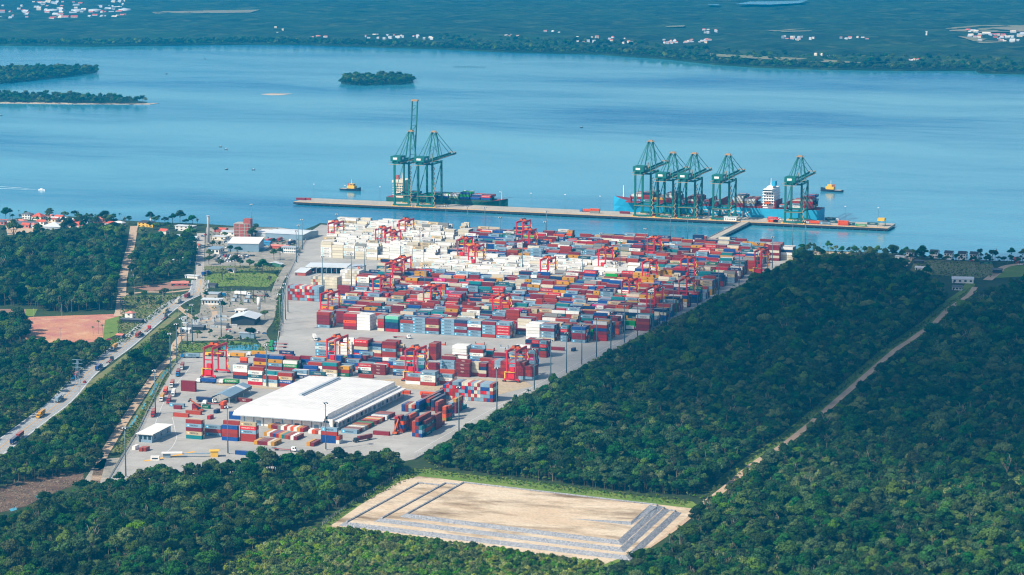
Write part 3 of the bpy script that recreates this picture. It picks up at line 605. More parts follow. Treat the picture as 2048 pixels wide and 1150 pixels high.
# style: colour, words for the label, logo (kind), text, text colour
ST = {
 'mk': (SV(142, 168, 184), 'grey-blue', 'star', 'MAERSK', NAVY), 'mw': (SV(248, 246, 238), 'white', 'star', 'MAERSK', NAVY), 'mc': (SV(206, 192, 162), 'cream', 'starc', 'MAERSK', NAVY),
 'w': (SV(250, 249, 243), 'white', None, None, None), 'wb': (SV(236, 235, 228), 'white', 'dots', None, None), 'cr': (SV(224, 216, 196), 'cream', None, None, None), 'g': (SV(150, 152, 148), 'grey', None, None, None),
 'm': (SV(126, 42, 50), 'maroon', None, None, None), 'r': (SV(152, 62, 52), 'rust-red', None, None, None), 'r2': (SV(168, 78, 62), 'faded red', None, None, None), 'b': (SV(28, 78, 138), 'blue', None, None, None),
 'n': (SV(26, 52, 94), 'navy', 'cma', 'CMA CGM', WHITE), 'nv': (SV(30, 54, 92), 'navy', None, None, None), 'y': (SV(206, 154, 46), 'yellow', 'msc', 'MSC', SV(70, 52, 28)), 'hs': (SV(204, 44, 42), 'red', 'hs', 'HAMBURG SUD', WHITE),
 'c': (SV(178, 34, 58), 'crimson', None, None, None), 'o': (SV(226, 106, 34), 'orange', 'hl', 'HAPAG-LLOYD', SV(120, 30, 20)), 't': (SV(30, 124, 130), 'teal', None, None, None), 'mi': (SV(130, 200, 172), 'mint', None, None, None),
 'gr': (SV(24, 124, 66), 'green', 'ev', 'EVERGREEN', WHITE), 'gg': (SV(40, 156, 70), 'bright green', None, None, None), 'p': (SV(206, 24, 130), 'magenta', 'one', 'ONE', WHITE), 'tl': (SV(22, 86, 98), 'dark teal', 'cos', 'COSCO', WHITE), 'tx': (SV(118, 44, 46), 'brown', 'tx', 'TEX', WHITE),
 'sf': (SV(28, 84, 146), 'blue', 'sf', 'SAFMARINE', WHITE), 'cs': (SV(22, 96, 72), 'green', 'cs', 'CHINA', WHITE)}
MIX = ['m']*20+['r']*14+['r2']*5+['mk']*20+['nv']*8+['b']*9+['n']*5+['cr']*5+['w']*4+['mw']*5+['y']*7+['hs']*5+['t']*4+['o']*3+['g']*5+['gr']*1+['gg']*1+['p']*1+['tl']*3+['c']*3+['mc']*3+['tx']*2+['cs']*1+['sf']*1
REEF = ['w']*12+['mw']*9+['cr']*5+['wb']*2+['g']*1+['mc']*2
CONT = []   # dict per container
def addc(x, y, z, d, L, st, vis=True, zone='', lvl=0, nlv=1):
    if vis: CONT.append(dict(x=x, y=y, z=z, d=d, L=L, st=st, zone=zone, lvl=lvl, nlv=nlv))
def stack(px, py, cols, rows=1, L=12.19, d='x', zone='front', mix=None, dh=1, rowgap=2.56):
    """cols bottom->top of the front stack whose front left foot is at the pixel; rows of similar stacks behind"""
    p = G(px, py); mix = mix or MIX
    hs = [len(cols)] + [max(1, len(cols)+rng.choice([0]*4+[-1]*dh+([1] if len(cols) < 5 else [0]))) for _ in range(rows-1)]
    for r in range(rows):
        for l in range(hs[r]):
            top = l == hs[r]-1; front = r == 0 or hs[r-1] <= l
            st = cols[l] if r == 0 and l < len(cols) else (rng.choice(mix) if rng.random() < .75 or mix is not MIX else rng.choice(cols))
            if d == 'x': x, y = p.x+L/2, p.y+CW/2+r*rowgap
            else: x, y = p.x+CW/2+r*rowgap, p.y+L/2
            addc(x, y, l*CH, d, L, st, True if (top or front or r > 0 or True) else False, zone, l, hs[r])
def ends(px0, px1, n, cols, L=12.19, levels=1, zone='front'):
    """a line of containers seen end-on from pixel to pixel"""
    for i in range(n):
        t = i/max(1, n-1); p = G(px0[0]+(px1[0]-px0[0])*t, px0[1]+(px1[1]-px0[1])*t)
        for l in range(levels): addc(p.x+CW/2, p.y+L/2, l*CH, 'y', L, cols[(i+l*5) % len(cols)] if cols else rng.choice(MIX), True, zone, l, levels)
S20 = 6.06
ZA = 'in front of the white warehouse'
stack(372, 877, ['t', 'mc', 'm', 'mk', 'r'], 2, zone=ZA); stack(410, 872, ['mk', 'r', 'mk'], 1, zone=ZA)
stack(443.5, 880.5, ['b', 'r', 'r', 'b'], 2, zone=ZA); stack(480, 882, ['r', 'r', 'mk', 'hs', 'mc'], 2, zone=ZA)
ends((508, 889), (542, 892), 6, ['y', 'm', 'm', 'm', 'cr', 'y'], zone=ZA)
ends((528, 872), (587, 880.5), 11, ['y', 'w', 'r', 'b', 'c', 'y', 't', 'r2', 'r', 'w', 'm'], zone=ZA)
ends((536, 857), (600, 864), 11, ['y', 'm', 'm', 'g', 'w', 'r2', 'w', 'o', 'w', 'y', 'c'], zone=ZA)
ends((617, 867), (637, 869), 4, ['w', 'o', 'r2', 'w'], S20, zone=ZA)
stack(642, 885, ['b', 'b', 'r', 'mk'], 1, zone=ZA); ends((672, 888), (672, 888), 1, ['w'], S20, zone=ZA); p = G(672, 888); addc(p.x+CW/2, p.y+S20/2, CH, 'y', S20, 'r2', True, ZA, 1, 2)
ends((613, 892), (621, 893), 2, ['y', 'm'], zone=ZA); ends((452, 905), (452, 905), 1, ['b'], zone=ZA)
CONT.pop(); stack(470, 909, ['b'], 1, zone='at the lower edge of the yard')
ZB = 'beside the loading docks of the white warehouse'
p = G(682, 866); colsB = ['mk', 'g', 'm', 'm', 'cr', 'w', 'g', 'y', 'r', 'r', 'gr', 'gr', None, 'm', 'c', 'y', 'cr', 'o', 'm', None, 'w', 'mk', 'm', 'r', 'm', 'r']
for i, cst in enumerate(colsB):
    if cst: addc(p.x+6.1+(i//6)*.4, p.y+CW/2+i*2.62, 0, 'x', 12.19, cst, True, ZB)
ZC = 'in the long end-on stacks right of the warehouse'
def ystack(px, py, cols, L=12.19, n=1, zone=ZC):
    p = G(px, py)
    for k in range(n):
        for l, c in enumerate(cols): addc(p.x+CW/2, p.y+L/2+k*(L+.5), l*CH, 'y', L, c if k == 0 else rng.choice(['m', 'r', 'nv', 'b', 'r', 't']), True, zone, l, len(cols))
ystack(789, 863, ['m', 'r2', 'm', 'c'], S20); ystack(796, 862, ['o', 'cr', 'm', 'm'], S20); ystack(800.5, 865, ['r', 'b', 'o'], S20); ystack(807, 862, ['b', 'm', 'm', 'nv'], n=2); ystack(814, 860, ['m', 'r', 'm', 'o'], n=1)
ystack(824, 873, ['b', 'r2', 'r2', 'r2'], S20); ystack(830.5, 874.5, ['r2', 'b', 'm', 'nv', 'r'], n=2); ystack(837.5, 875, ['b', 'mk', 't']); ystack(845, 872, ['tl', 'r', 'tl', 'm'], n=1)
ystack(852, 866, ['t', 'm', 'tl', 'r']); ystack(866, 860, ['m', 'm', 'm', 'r']); ystack(871, 854.5, ['m']); ystack(885, 843, ['y', 'o', 'r2', 'o'], S20); ystack(892, 841.5, ['cs', 'c', 'nv', 'r'], S20); ystack(897, 836, ['mk', 'b', 'm', 'mk'], S20)
ystack(906, 827, ['m', 'm', 'm', 'y']); ystack(915, 822, ['t', 't', 'r', 'm'], S20); ystack(922, 818, ['t'], S20)
ystack(803, 823, ['b', 'b'], n=1); ystack(810, 823.5, ['m', 'r'], n=1); ystack(817, 824, ['mk', 'cr'], n=1); ystack(823, 824.5, ['b', 'r2'], n=1)
ystack(832, 825, ['b', 'nv', 'b'], n=2); ystack(846, 818, ['m', 'b', 'tl'], n=3); ystack(853, 820, ['m', 'tl', 'r'], n=2); ystack(862, 822, ['r', 'nv', 'nv'], n=2); ystack(870, 826, ['m', 'm', 'r'], n=1)
stack(812, 872.5, ['m'], 1, zone=ZC)
CONT[-1]['x'] -= 24; CONT[-1]['y'] -= 3
ZD = 'in the checkered wall of stacked container ends'
top = ['t', 'mk', 'm', 'mk', 'mk', 'nv', 'cr', 'cr', 'hs', 'mk', 'cr', 'r', 'mk', 'mk', 'mk', 'r']
p0 = G(883, 797.5)
for i in range(17):
    lv = 5 if i > 2 else (3+i if i < 2 else 4)
    for l in range(lv):
        st = top[i-1] if l == 4 else rng.choice(['mk', 'mk', 'mk', 'cr', 'm', 'c', 'r', 'hs', 'r2', 'mk', 'b', 'cr'])
        addc(p0.x+i*2.5, p0.y+6.1, l*CH, 'y', 12.19, st, True, ZD, l, lv)
ZE = 'in the maroon wall of container ends under the gantry crane'
p0 = G(980, 755)
for i in range(15):
    for l in range(5 if i < 12 else 4):
        st = rng.choice(['m', 'm', 'm', 'r']) if not (i in (2, 3, 7, 8) and l > 2) else 'mk'
        if l == 0 and i > 9: st = 'mk'
        if l == 4 and i in (1, 5): st = 'c'
        addc(p0.x+i*2.5, p0.y+6.1, l*CH, 'y', 12.19, st, True, ZE, l, 5)
ZF = 'in the stacks behind the grey canopy'
stack(466, 757, ['nv', 'r', 'w', 'mw'], 4, zone=ZF); stack(496, 769, ['c', 'mw', 'tl', 'mw'], 3, zone=ZF); stack(525.5, 772, ['cr', 'mk', 'r'], 3, zone=ZF); stack(555, 773, ['r', 'sf', 'mc', 'r'], 4, zone=ZF)
stack(480, 728, ['m', 'o'], 1, S20, zone=ZF); stack(507, 736, ['m', 'y', 'm'], 2, zone=ZF); stack(536, 739, ['m', 'mk', 'y'], 4, zone=ZF); stack(566, 741, ['m', 'gr', 'w'], 4, zone=ZF); stack(604, 752, ['b', 'b'], 3, zone=ZF, dh=1); stack(616, 744, ['mk', 'w', 'r'], 4, zone=ZF)
ZG = 'in the stacks beyond the white warehouse'
stack(670, 752, ['cs', 'r', 'y'], 5, zone=ZG); stack(716, 747, ['tl', 'mw', 'hs'], 4, zone=ZG); stack(742, 749, ['tx', 'tx', 'tx'], 4, zone=ZG); stack(786, 751, ['n', 'mk', 'r', 'mk'], 4, zone=ZG); stack(717, 755, ['r'], 1, zone=ZG); stack(775, 744, ['cr', 'o', 'b'], 3, S20, zone=ZG)
stack(684, 726, ['b', 'gg'], 2, zone=ZG); stack(655, 730, ['b', 'b', 'b'], 4, zone=ZG); stack(716, 724, ['m', 'm'], 3, zone=ZG); stack(748, 727, ['w', 'hs'], 2, zone=ZG)
ZH = 'in the tall stacks on the open apron'
stack(631, 718, ['hs', 'mk', 'mk', 'mw', 'mk'], 4, zone=ZH); stack(676, 709, ['w', 'w', 'w', 'w'], 6, zone=ZH, mix=['w']); stack(708, 712, ['hs', 'b', 'cr', 'r', 'hs'], 6, zone=ZH, mix=['m', 'r', 'r', 'm']); stack(764, 716, ['r', 'r', 'mk', 'r', 'm'], 6, zone=ZH, mix=['m', 'r', 'r', 'm', 'n'])
stack(834, 722, ['mk', 'cr', 'mk'], 3, S20, zone=ZH); stack(858, 720, ['r', 'r', 'm', 'm', 'r'], 5, S20, zone=ZH, mix=['m', 'r']); stack(882, 739, ['mw', 'mk', 'mk', 'm'], 6, zone=ZH); stack(905, 724, ['w']*5, 5, zone=ZH, mix=['w']); stack(938, 725, ['b', 'mk', 'mw', 'r'], 3, zone=ZH)
stack(880, 748, ['r', 'mk', 'mk', 'mk'], 2, zone=ZH); stack(910, 753, ['m', 'tx', 'tx', 'tx'], 5, zone=ZH, mix=['m', 'm', 'tx']); stack(943, 752, ['r', 'cr', 'cr', 'cr'], 4, S20, zone=ZH, mix=['cr']); stack(958, 754, ['m', 'cr', 'nv', 'm'], 4, S20, zone=ZH)
stack(841, 770.5, ['r', 'mw', 'mw', 'mk'], 4, zone=ZH); stack(875, 768, ['r', 'mw', 'mk'], 4, zone=ZH); stack(811, 768, ['w', 'r2'], 2, zone=ZH)
stack(1016, 733, ['r', 'mk', 'mk', 'mk'], 3, zone=ZH); stack(1056, 734, ['mk', 'mk', 'p', 'm', 'mk'], 4, S20, zone=ZH)
for px, cc in ((1050.5, ['m', 'r', 'm', 'm', 'nv']), (1063.5, ['hs', 'mk', 'm', 'nv', 'hs']), (1078.5, ['r', 'r', 'tl', 'hs', 'mk'])): stack(px, 712+(px-1050)*.1, cc, 5, S20, zone=ZH)
for px, py, n_, L_ in ((600, 738, 4, 12.19), (585, 760, 3, 12.19), (590, 772, 2, 12.19), (618, 772, 3, 12.19), (645, 752, 4, 12.19), (690, 738, 3, 12.19), (735, 731, 2, 12.19), (765, 735, 3, 12.19), (800, 733, 3, 12.19), (820, 742, 3, 12.19), (850, 745, 3, 12.19), (905, 738, 4, 12.19), (960, 736, 3, 12.19), (985, 740, 4, 12.19), (1000, 728, 3, 12.19), (556, 722, 2, 12.19), (530, 724, 2, 12.19), (600, 726, 2, 12.19), (735, 712, 4, 12.19), (790, 716, 3, S20), (812, 716, 3, S20), (970, 722, 3, S20), (1030, 716, 3, 12.19)):
    stack(px, py, [rng.choice(MIX) for _ in range(n_)], rng.choice([2, 3, 4]), L_, zone=ZH if px > 660 else ZF)
# first row of the main block
ZI = 'in the front row of the main container block'
FR = [(633.5, ['mk', 'm', 'm', 'm', 'r'], 0), (687, ['m', 'c', 'o', 'm', 'c'], 0), (714, ['w']*5, 0), (755, ['cr', 'r', 'c', 'r2', 'g'], 1), (770.5, ['c', 'nv', 'nv', 't', 'mi'], 0), (800, ['mk', 'mk', 'mk', 'r'], 0), (824, ['mk']*5, 0), (851, ['mk', 'm', 'mc', 'm', 'm'], 0), (882, ['mk']*5, 0), (907, ['mk', 'm', 'mk', 'm', 'nv'], 0), (935, ['mk', 'mk', 'm', 'mw', 'mk'], 0), (964, ['r', 'mk', 'mk', 'mk', 'm'], 0), (992.5, ['mk', 'hs', 'hs', 'hs', 'mk'], 0), (1052, ['w']*5, 0), (1081, ['mc', 'mk', 'mk', 'm', 'mk'], 0), (1121, ['mk', 'mk', 'nv', 'hs', 'mk'], 1), (1143, ['mk', 'm', 'm', 'mk', 'b'], 0)]
for px, cc, s in FR: stack(px, 655+(px-633.5)*.0585, cc, 6, S20 if s else 12.19, zone=ZI, mix=MIX+['mk']*20 if cc[0] != 'w' else ['w'])
stack(1186, 681, ['c', 'c', 'm', 'b', 'r', 'w'], 6, zone=ZI); stack(1222, 666, ['r', 'w', 'r', 'nv', 'm'], 6, S20, zone=ZI)
stack(579, 600, ['r'], 1, zone=ZI); CONT.pop()
p0 = G(577.5, 600)
ZJ = 'in the red and white end-on wall near the gate'
for i in range(13):
    for l in range(5): addc(p0.x+i*2.5, p0.y+6.1, l*CH, 'y', 12.19, rng.choice(['m', 'r', 'c', 'hs', 'mk', 'cr', 'r', 'mk']) if i < 11 else 'mk', True, ZJ, l, 5)
p0 = G(624, 575)
for i in range(11):
    for l in range(4): addc(p0.x+i*2.5, p0.y+6.1, l*CH, 'y', 12.19, rng.choice(['cr', 'r2', 'cr', 'mc', 'g']) if i < 6 else 'cr', True, ZJ, l, 4)
p0 = G(683, 568)
for i in range(8):
    for l in range(5): addc(p0.x+i*2.5, p0.y+6.1, l*CH, 'y', 12.19, 'cr' if rng.random() < .5 else 'w', True, ZJ, l, 5)
# odd boxes on the apron
for px, py, c, L, d in [(362, 782, ['m', 'm', 'm'], 12.19, 'x'), (338, 813, ['mk'], 12.19, 'x'), (347, 818, ['m'], S20, 'x'), (346, 833, ['r2'], 12.19, 'x'), (371, 828, ['r2'], 12.19, 'x'), (384, 822, ['m', 'm'], S20, 'x'), (414, 839, ['c'], S20, 'y'), (427, 827, ['nv'], S20, 'y'), (441, 818, ['r', 'o'], S20, 'y'), (404, 817, ['cs'], S20, 'x'), (458, 838, ['b', 'b'], 12.19, 'x'), (473, 803, ['tx'], 12.19, 'x'), (840, 790, ['o'], 12.19, 'x'), (790, 787, ['o'], 12.19, 'x'), (278, 903, ['r2'], S20, 'y'), (285, 903, ['r2'], S20, 'y'), (264, 900, ['w'], S20, 'y'), (1100, 700, ['m'], 12.19, 'x'), (1142, 703, ['nv'], S20, 'y'), (842, 796, ['m'], 12.19, 'x'), (901, 792, ['b'], S20, 'x')]:
    stack(px, py, c, 1, L, d, zone='standing apart on the concrete apron')
# main field: blocks of six rows, away from the camera
LB = [(lambda q: (q.y, q.x))(G(*q)) for q in ((633, 655), (640, 628), (665, 607), (694, 590), (702, 574), (720, 562), (770, 549), (812, 540), (842, 520))]
WL = [(610, 440), (760, 440), (880, 452), (940, 470), (925, 512), (880, 524), (740, 526), (610, 526)]
WB = [(830, 528), (930, 518), (1060, 530), (1180, 538), (1330, 544), (1290, 562), (1180, 572), (1040, 568), (880, 562), (790, 552)]
WLw = [tuple(G(*q))[:2] for q in WL]; WBw = [tuple(G(*q))[:2] for q in WB]
def one(x, y, P): return bool(inpoly(np.array([x]), np.array([y]), P)[0])
nb = 0; Yb = 1985.5+26.3
while Yb < 2578:
    right = -604 if Yb > 2045 else -622
    right += rng.uniform(-3, 3)
    xl = np.interp(Yb, [q[0] for q in LB], [q[1] for q in LB])
    if Yb > 2372: xl = -1062 - (Yb-2380)*.36
    bays = []; x = right
    while x-12.19 > xl:
        L = S20 if rng.random() < .1 else 12.19
        bays.append((x-L, L)); x -= L+.75
    hmap = {}
    for bi, (bx, L) in enumerate(bays):
        cx = bx+L/2; wl_ = one(cx, Yb+8, WLw); wb_ = one(cx, Yb+8, WBw)
        base = 5 if wl_ else (3.4 if wb_ else rng.choice([3, 4, 4, 4, 5]))
        pxx, pyy = PX((cx, Yb, 0))
        if Yb > 2372 and 880 < pxx < 925 and pyy < 505 and rng.random() < .8: continue      # lane between the blocks
        if 2285 < Yb < 2372 and pxx < 845: continue
        if rng.random() < .02: base = 2
        for r in range(6):
            hmap[bi, r] = int(max(0, min(6, round(base+rng.choice([-1, 0, 0, 0, 0, 1, -1]) if not wl_ else base+rng.choice([-1, 0, 0, 1])))))
    for (bi, r), h in hmap.items():
        bx, L = bays[bi]; cx = bx+L/2; y = Yb+CW/2+r*2.56; run = None
        wl_ = one(cx, Yb+8, WLw); wb_ = one(cx, Yb+8, WBw)
        for l in range(h):
            fr = r == 0 or hmap.get((bi, r-1), 0) <= l; rt = hmap.get((bi-1, r), 0) <= l; tp = l == h-1
            if not (fr or rt or tp): continue
            if not tp and Yb > 2100 and l < 1 and bi > 0 and r > 0: continue
            if run is None or rng.random() < .62: run = rng.choice(REEF if (wl_ or wb_) else MIX)
            st = run
            if L < 7 and st == 'p': st = 'o'
            addc(cx, y, l*CH, 'x', L, st, True, 'main', l, h)
    Yb += 26.3; nb += 1
for px, py, lv, mixx in ((1535, 521, 6, ['m', 'm', 'r', 'cr']), (1562, 520, 5, ['w', 'cr', 'nv'])): stack(px, py, [rng.choice(mixx) for _ in range(lv)], 6, zone='main', mix=mixx)
# containers on the wharf and the ships are added further down; then the meshes are made
def face_text(st, L):
    """rectangles on the long side, in metres from its lower left: (x0,x1,z0,z1,colour)"""
    c, nm, logo, txt, tc = ST[st]; out = []
    if not logo: return out
    k = L/12.19; sh = 1.0 if L > 7 else .62
    if logo in ('star', 'starc'):
        s = 1.75*sh; x0 = 1.0*k; zc = CH/2; blue = SV(66, 176, 214) if logo == 'star' else SV(232, 170, 70)
        if st == 'mw': blue = SV(150, 214, 222)
        out.append((x0, x0+s, zc-s/2, zc+s/2, blue)); out += [(x0+s*.42, x0+s*.58, zc-s*.4, zc+s*.4, WHITE), (x0+s*.1, x0+s*.9, zc-s*.08, zc+s*.08, WHITE), (x0+s*.28, x0+s*.72, zc-s*.22, zc+s*.22, WHITE)]
        h = 1.25*sh; r, w = text_rects(txt, h); X = x0+s+.6*sh; sc = min(1.0, (L-X-.6)/w)
        out += [(X+a*sc, X+b_*sc, zc-h/2+z0, zc-h/2+z1, tc) for a, b_, z0, z1 in r]
    elif logo == 'dots': out += [(1.2, 2.2, 1.2, 2.1, SV(60, 60, 90)), (3.2, 8.5, 1.5, 1.9, SV(150, 120, 110))]
    else:
        h = {'msc': 1.0, 'one': 1.5, 'hs': .95, 'hl': .8, 'ev': 1.3, 'cma': 1.0, 'sf': 1.2, 'cs': 1.1, 'tx': .95, 'cos': 1.1}[logo]*sh
        r, w = text_rects(txt, h); sc = min(1.25, (L*.8)/w); X = (L-w*sc)/2 if logo != 'hl' else L*.28; zc = CH*.52
        if logo == 'msc': out.append((L/2-.85*sh, L/2+.85*sh, zc-.75*sh, zc+.75*sh, SV(96, 72, 34))); r = []
        if logo == 'hl': out.append((L*.12, L*.22, zc-.6*sh, zc+.6*sh, SV(150, 40, 30)))
        out += [(X+a*sc, X+b_*sc, zc-h/2+z0, zc-h/2+z1, tc) for a, b_, z0, z1 in r]
    return out
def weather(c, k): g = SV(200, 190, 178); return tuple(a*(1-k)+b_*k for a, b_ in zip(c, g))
def paint_mat(name, src):
    m, n, l, b = nt(name)
    if src == 'obj': a = n.new('ShaderNodeObjectInfo').outputs['Color']
    else: q = n.new('ShaderNodeAttribute'); q.attribute_name = 'Col'; a = q.outputs['Color']
    v = wpos(n, l); f = nz(n, l, v, .55, 5, .65, .42, .75); o_ = mixc(n, l, a, lin((120, 92, 74)), 0.0)
    mm = n.new('ShaderNodeMath'); mm.operation = 'MULTIPLY'; mm.inputs[1].default_value = .12; l.new(f, mm.inputs[0]); o_ = mixc(n, l, a, lin((150, 126, 108)), mm.outputs[0])
    st_ = nz(n, l, wpos(n, l, (1.2, 1.2, .12)), 1.0, 4, .6, .5, .9); m2 = n.new('ShaderNodeMath'); m2.operation = 'MULTIPLY'; m2.inputs[1].default_value = .2; l.new(st_, m2.inputs[0]); o_ = mixc(n, l, o_, (.02, .015, .012), m2.outputs[0])
    l.new(o_, b.inputs['Base Color']); b.inputs['Roughness'].default_value = .55; b.inputs['Specular IOR Level'].default_value = .3; return m
m_cobj = paint_mat('container_paint', 'obj'); m_catt = paint_mat('painted_steel', 'att'); m_print = None
def print_mat():
    m, n, l, b = nt('painted_lettering'); q = n.new('ShaderNodeAttribute'); q.attribute_name = 'Col'; l.new(q.outputs['Color'], b.inputs['Base Color']); b.inputs['Roughness'].default_value = .6; return m
m_print = print_mat()
m_dk = M('dark_rubber', (34, 34, 36), .8); m_glass = M('tinted_glass', (40, 62, 74), .15, .05); m_steel = M('galvanised_steel', (150, 158, 160), .45, .1); m_pole = M('mast_grey', (84, 112, 124), .5, .08)
# meshes of one container
def shell(L):
    b = MB(); n = 26 if L > 7 else 13; e = .055; hl = L/2; hw = CW/2; step = (L-.3)/n
    for s in (-1, 1):
        pts = [(-hl, hw)]
        x = -hl+.15
        for k in range(n):
            pts += [(x, hw-.02), (x+step*.22, hw-e), (x+step*.5, hw-e), (x+step*.72, hw-.02)]; x += step
        pts += [(hl-.15, hw-.02), (hl, hw)]
        for k in range(len(pts)-1):
            (xa, ya), (xb, yb) = pts[k], pts[k+1]; q = [(xa, s*ya, .14), (xb, s*yb, .14), (xb, s*yb, CH-.1), (xa, s*ya, CH-.1)]; b.poly(q if s < 0 else q[::-1])
        b.box(-hl, hl, *( (-hw-.005, -hw+.06) if s < 0 else (hw-.06, hw+.005)), 0, .15); b.box(-hl, hl, *((-hw-.005, -hw+.06) if s < 0 else (hw-.06, hw+.005)), CH-.11, CH-.02)
        for xx in (-hl, hl-.12): b.box(xx, xx+.12, *((-hw-.01, -hw+.1) if s < 0 else (hw-.1, hw+.01)), 0, CH-.02)
    b.box(-hl, -hl+.04, -hw+.08, hw-.08, .05, CH-.06); b.box(-hl, hl, -hw+.06, hw-.06, .1, .16); return b.mesh('container_body', m_cobj)
def roofm(L):
    b = MB(); hl = L/2; hw = CW/2; n = int(L/.9)
    b.box(-hl, hl, -hw, hw, CH-.06, CH-.02, skip='b')
    for k in range(n): x = -hl+.4+k*(L-.8)/n; b.box(x, x+.28, -hw+.12, hw-.12, CH-.02, CH+.0, skip='b')
    return b.mesh('roof', m_cobj)
def doorm(L, s):
    b = MB(); hl = L/2; y0, y1 = ((-CW/2+.06, -.01) if s < 0 else (.01, CW/2-.06)); b.box(hl-.06, hl-.01, y0, y1, .12, CH-.1)
    for k in (.3, .7): y = y0+(y1-y0)*k; b.box(hl-.01, hl+.03, y-.02, y+.02, .1, CH-.12)
    return b.mesh('door', m_cobj)
SH = {L: (shell(L), roofm(L), doorm(L, -1), doorm(L, 1)) for L in (12.19, S20)}
LT = {}
def letm(st, L):
    if (st, L) not in LT:
        r = face_text(st, L)
        if not r: LT[st, L] = None
        else:
            b = MB()
            for k, (x0, x1, z0, z1, c) in enumerate(r):
                y = -CW/2-.012-.0006*min(k, 6)
                b.poly([(x0-L/2, y, z0), (x1-L/2, y, z0), (x1-L/2, y, z1), (x0-L/2, y, z1)], c)
                b.poly([(L/2-x0, -y, z0), (L/2-x1, -y, z0), (L/2-x1, -y, z1), (L/2-x0, -y, z1)], c)
            LT[st, L] = b.mesh('lettering', m_print)
    return LT[st, L]
LOGO = {'star': 'with a white star on a blue square and dark lettering', 'starc': 'with a white star on a yellow square and dark lettering', 'dots': 'with a dark dot and small print', 'msc': 'with a brown square emblem', 'one': 'with big white lettering', 'hs': 'with white lettering', 'hl': 'with a dark emblem and lettering', 'ev': 'with white lettering', 'cma': 'with white lettering', 'sf': 'with white lettering', 'cs': 'with white lettering', 'tx': 'with white lettering', 'cos': 'with white lettering', None: 'without lettering'}
SHORTLOGO = {'star': 'with star logo and lettering', 'starc': 'with yellow star logo', 'dots': 'with dark dot', 'msc': 'with square emblem', 'one': 'with big lettering', 'hl': 'with emblem', None: 'unmarked'}
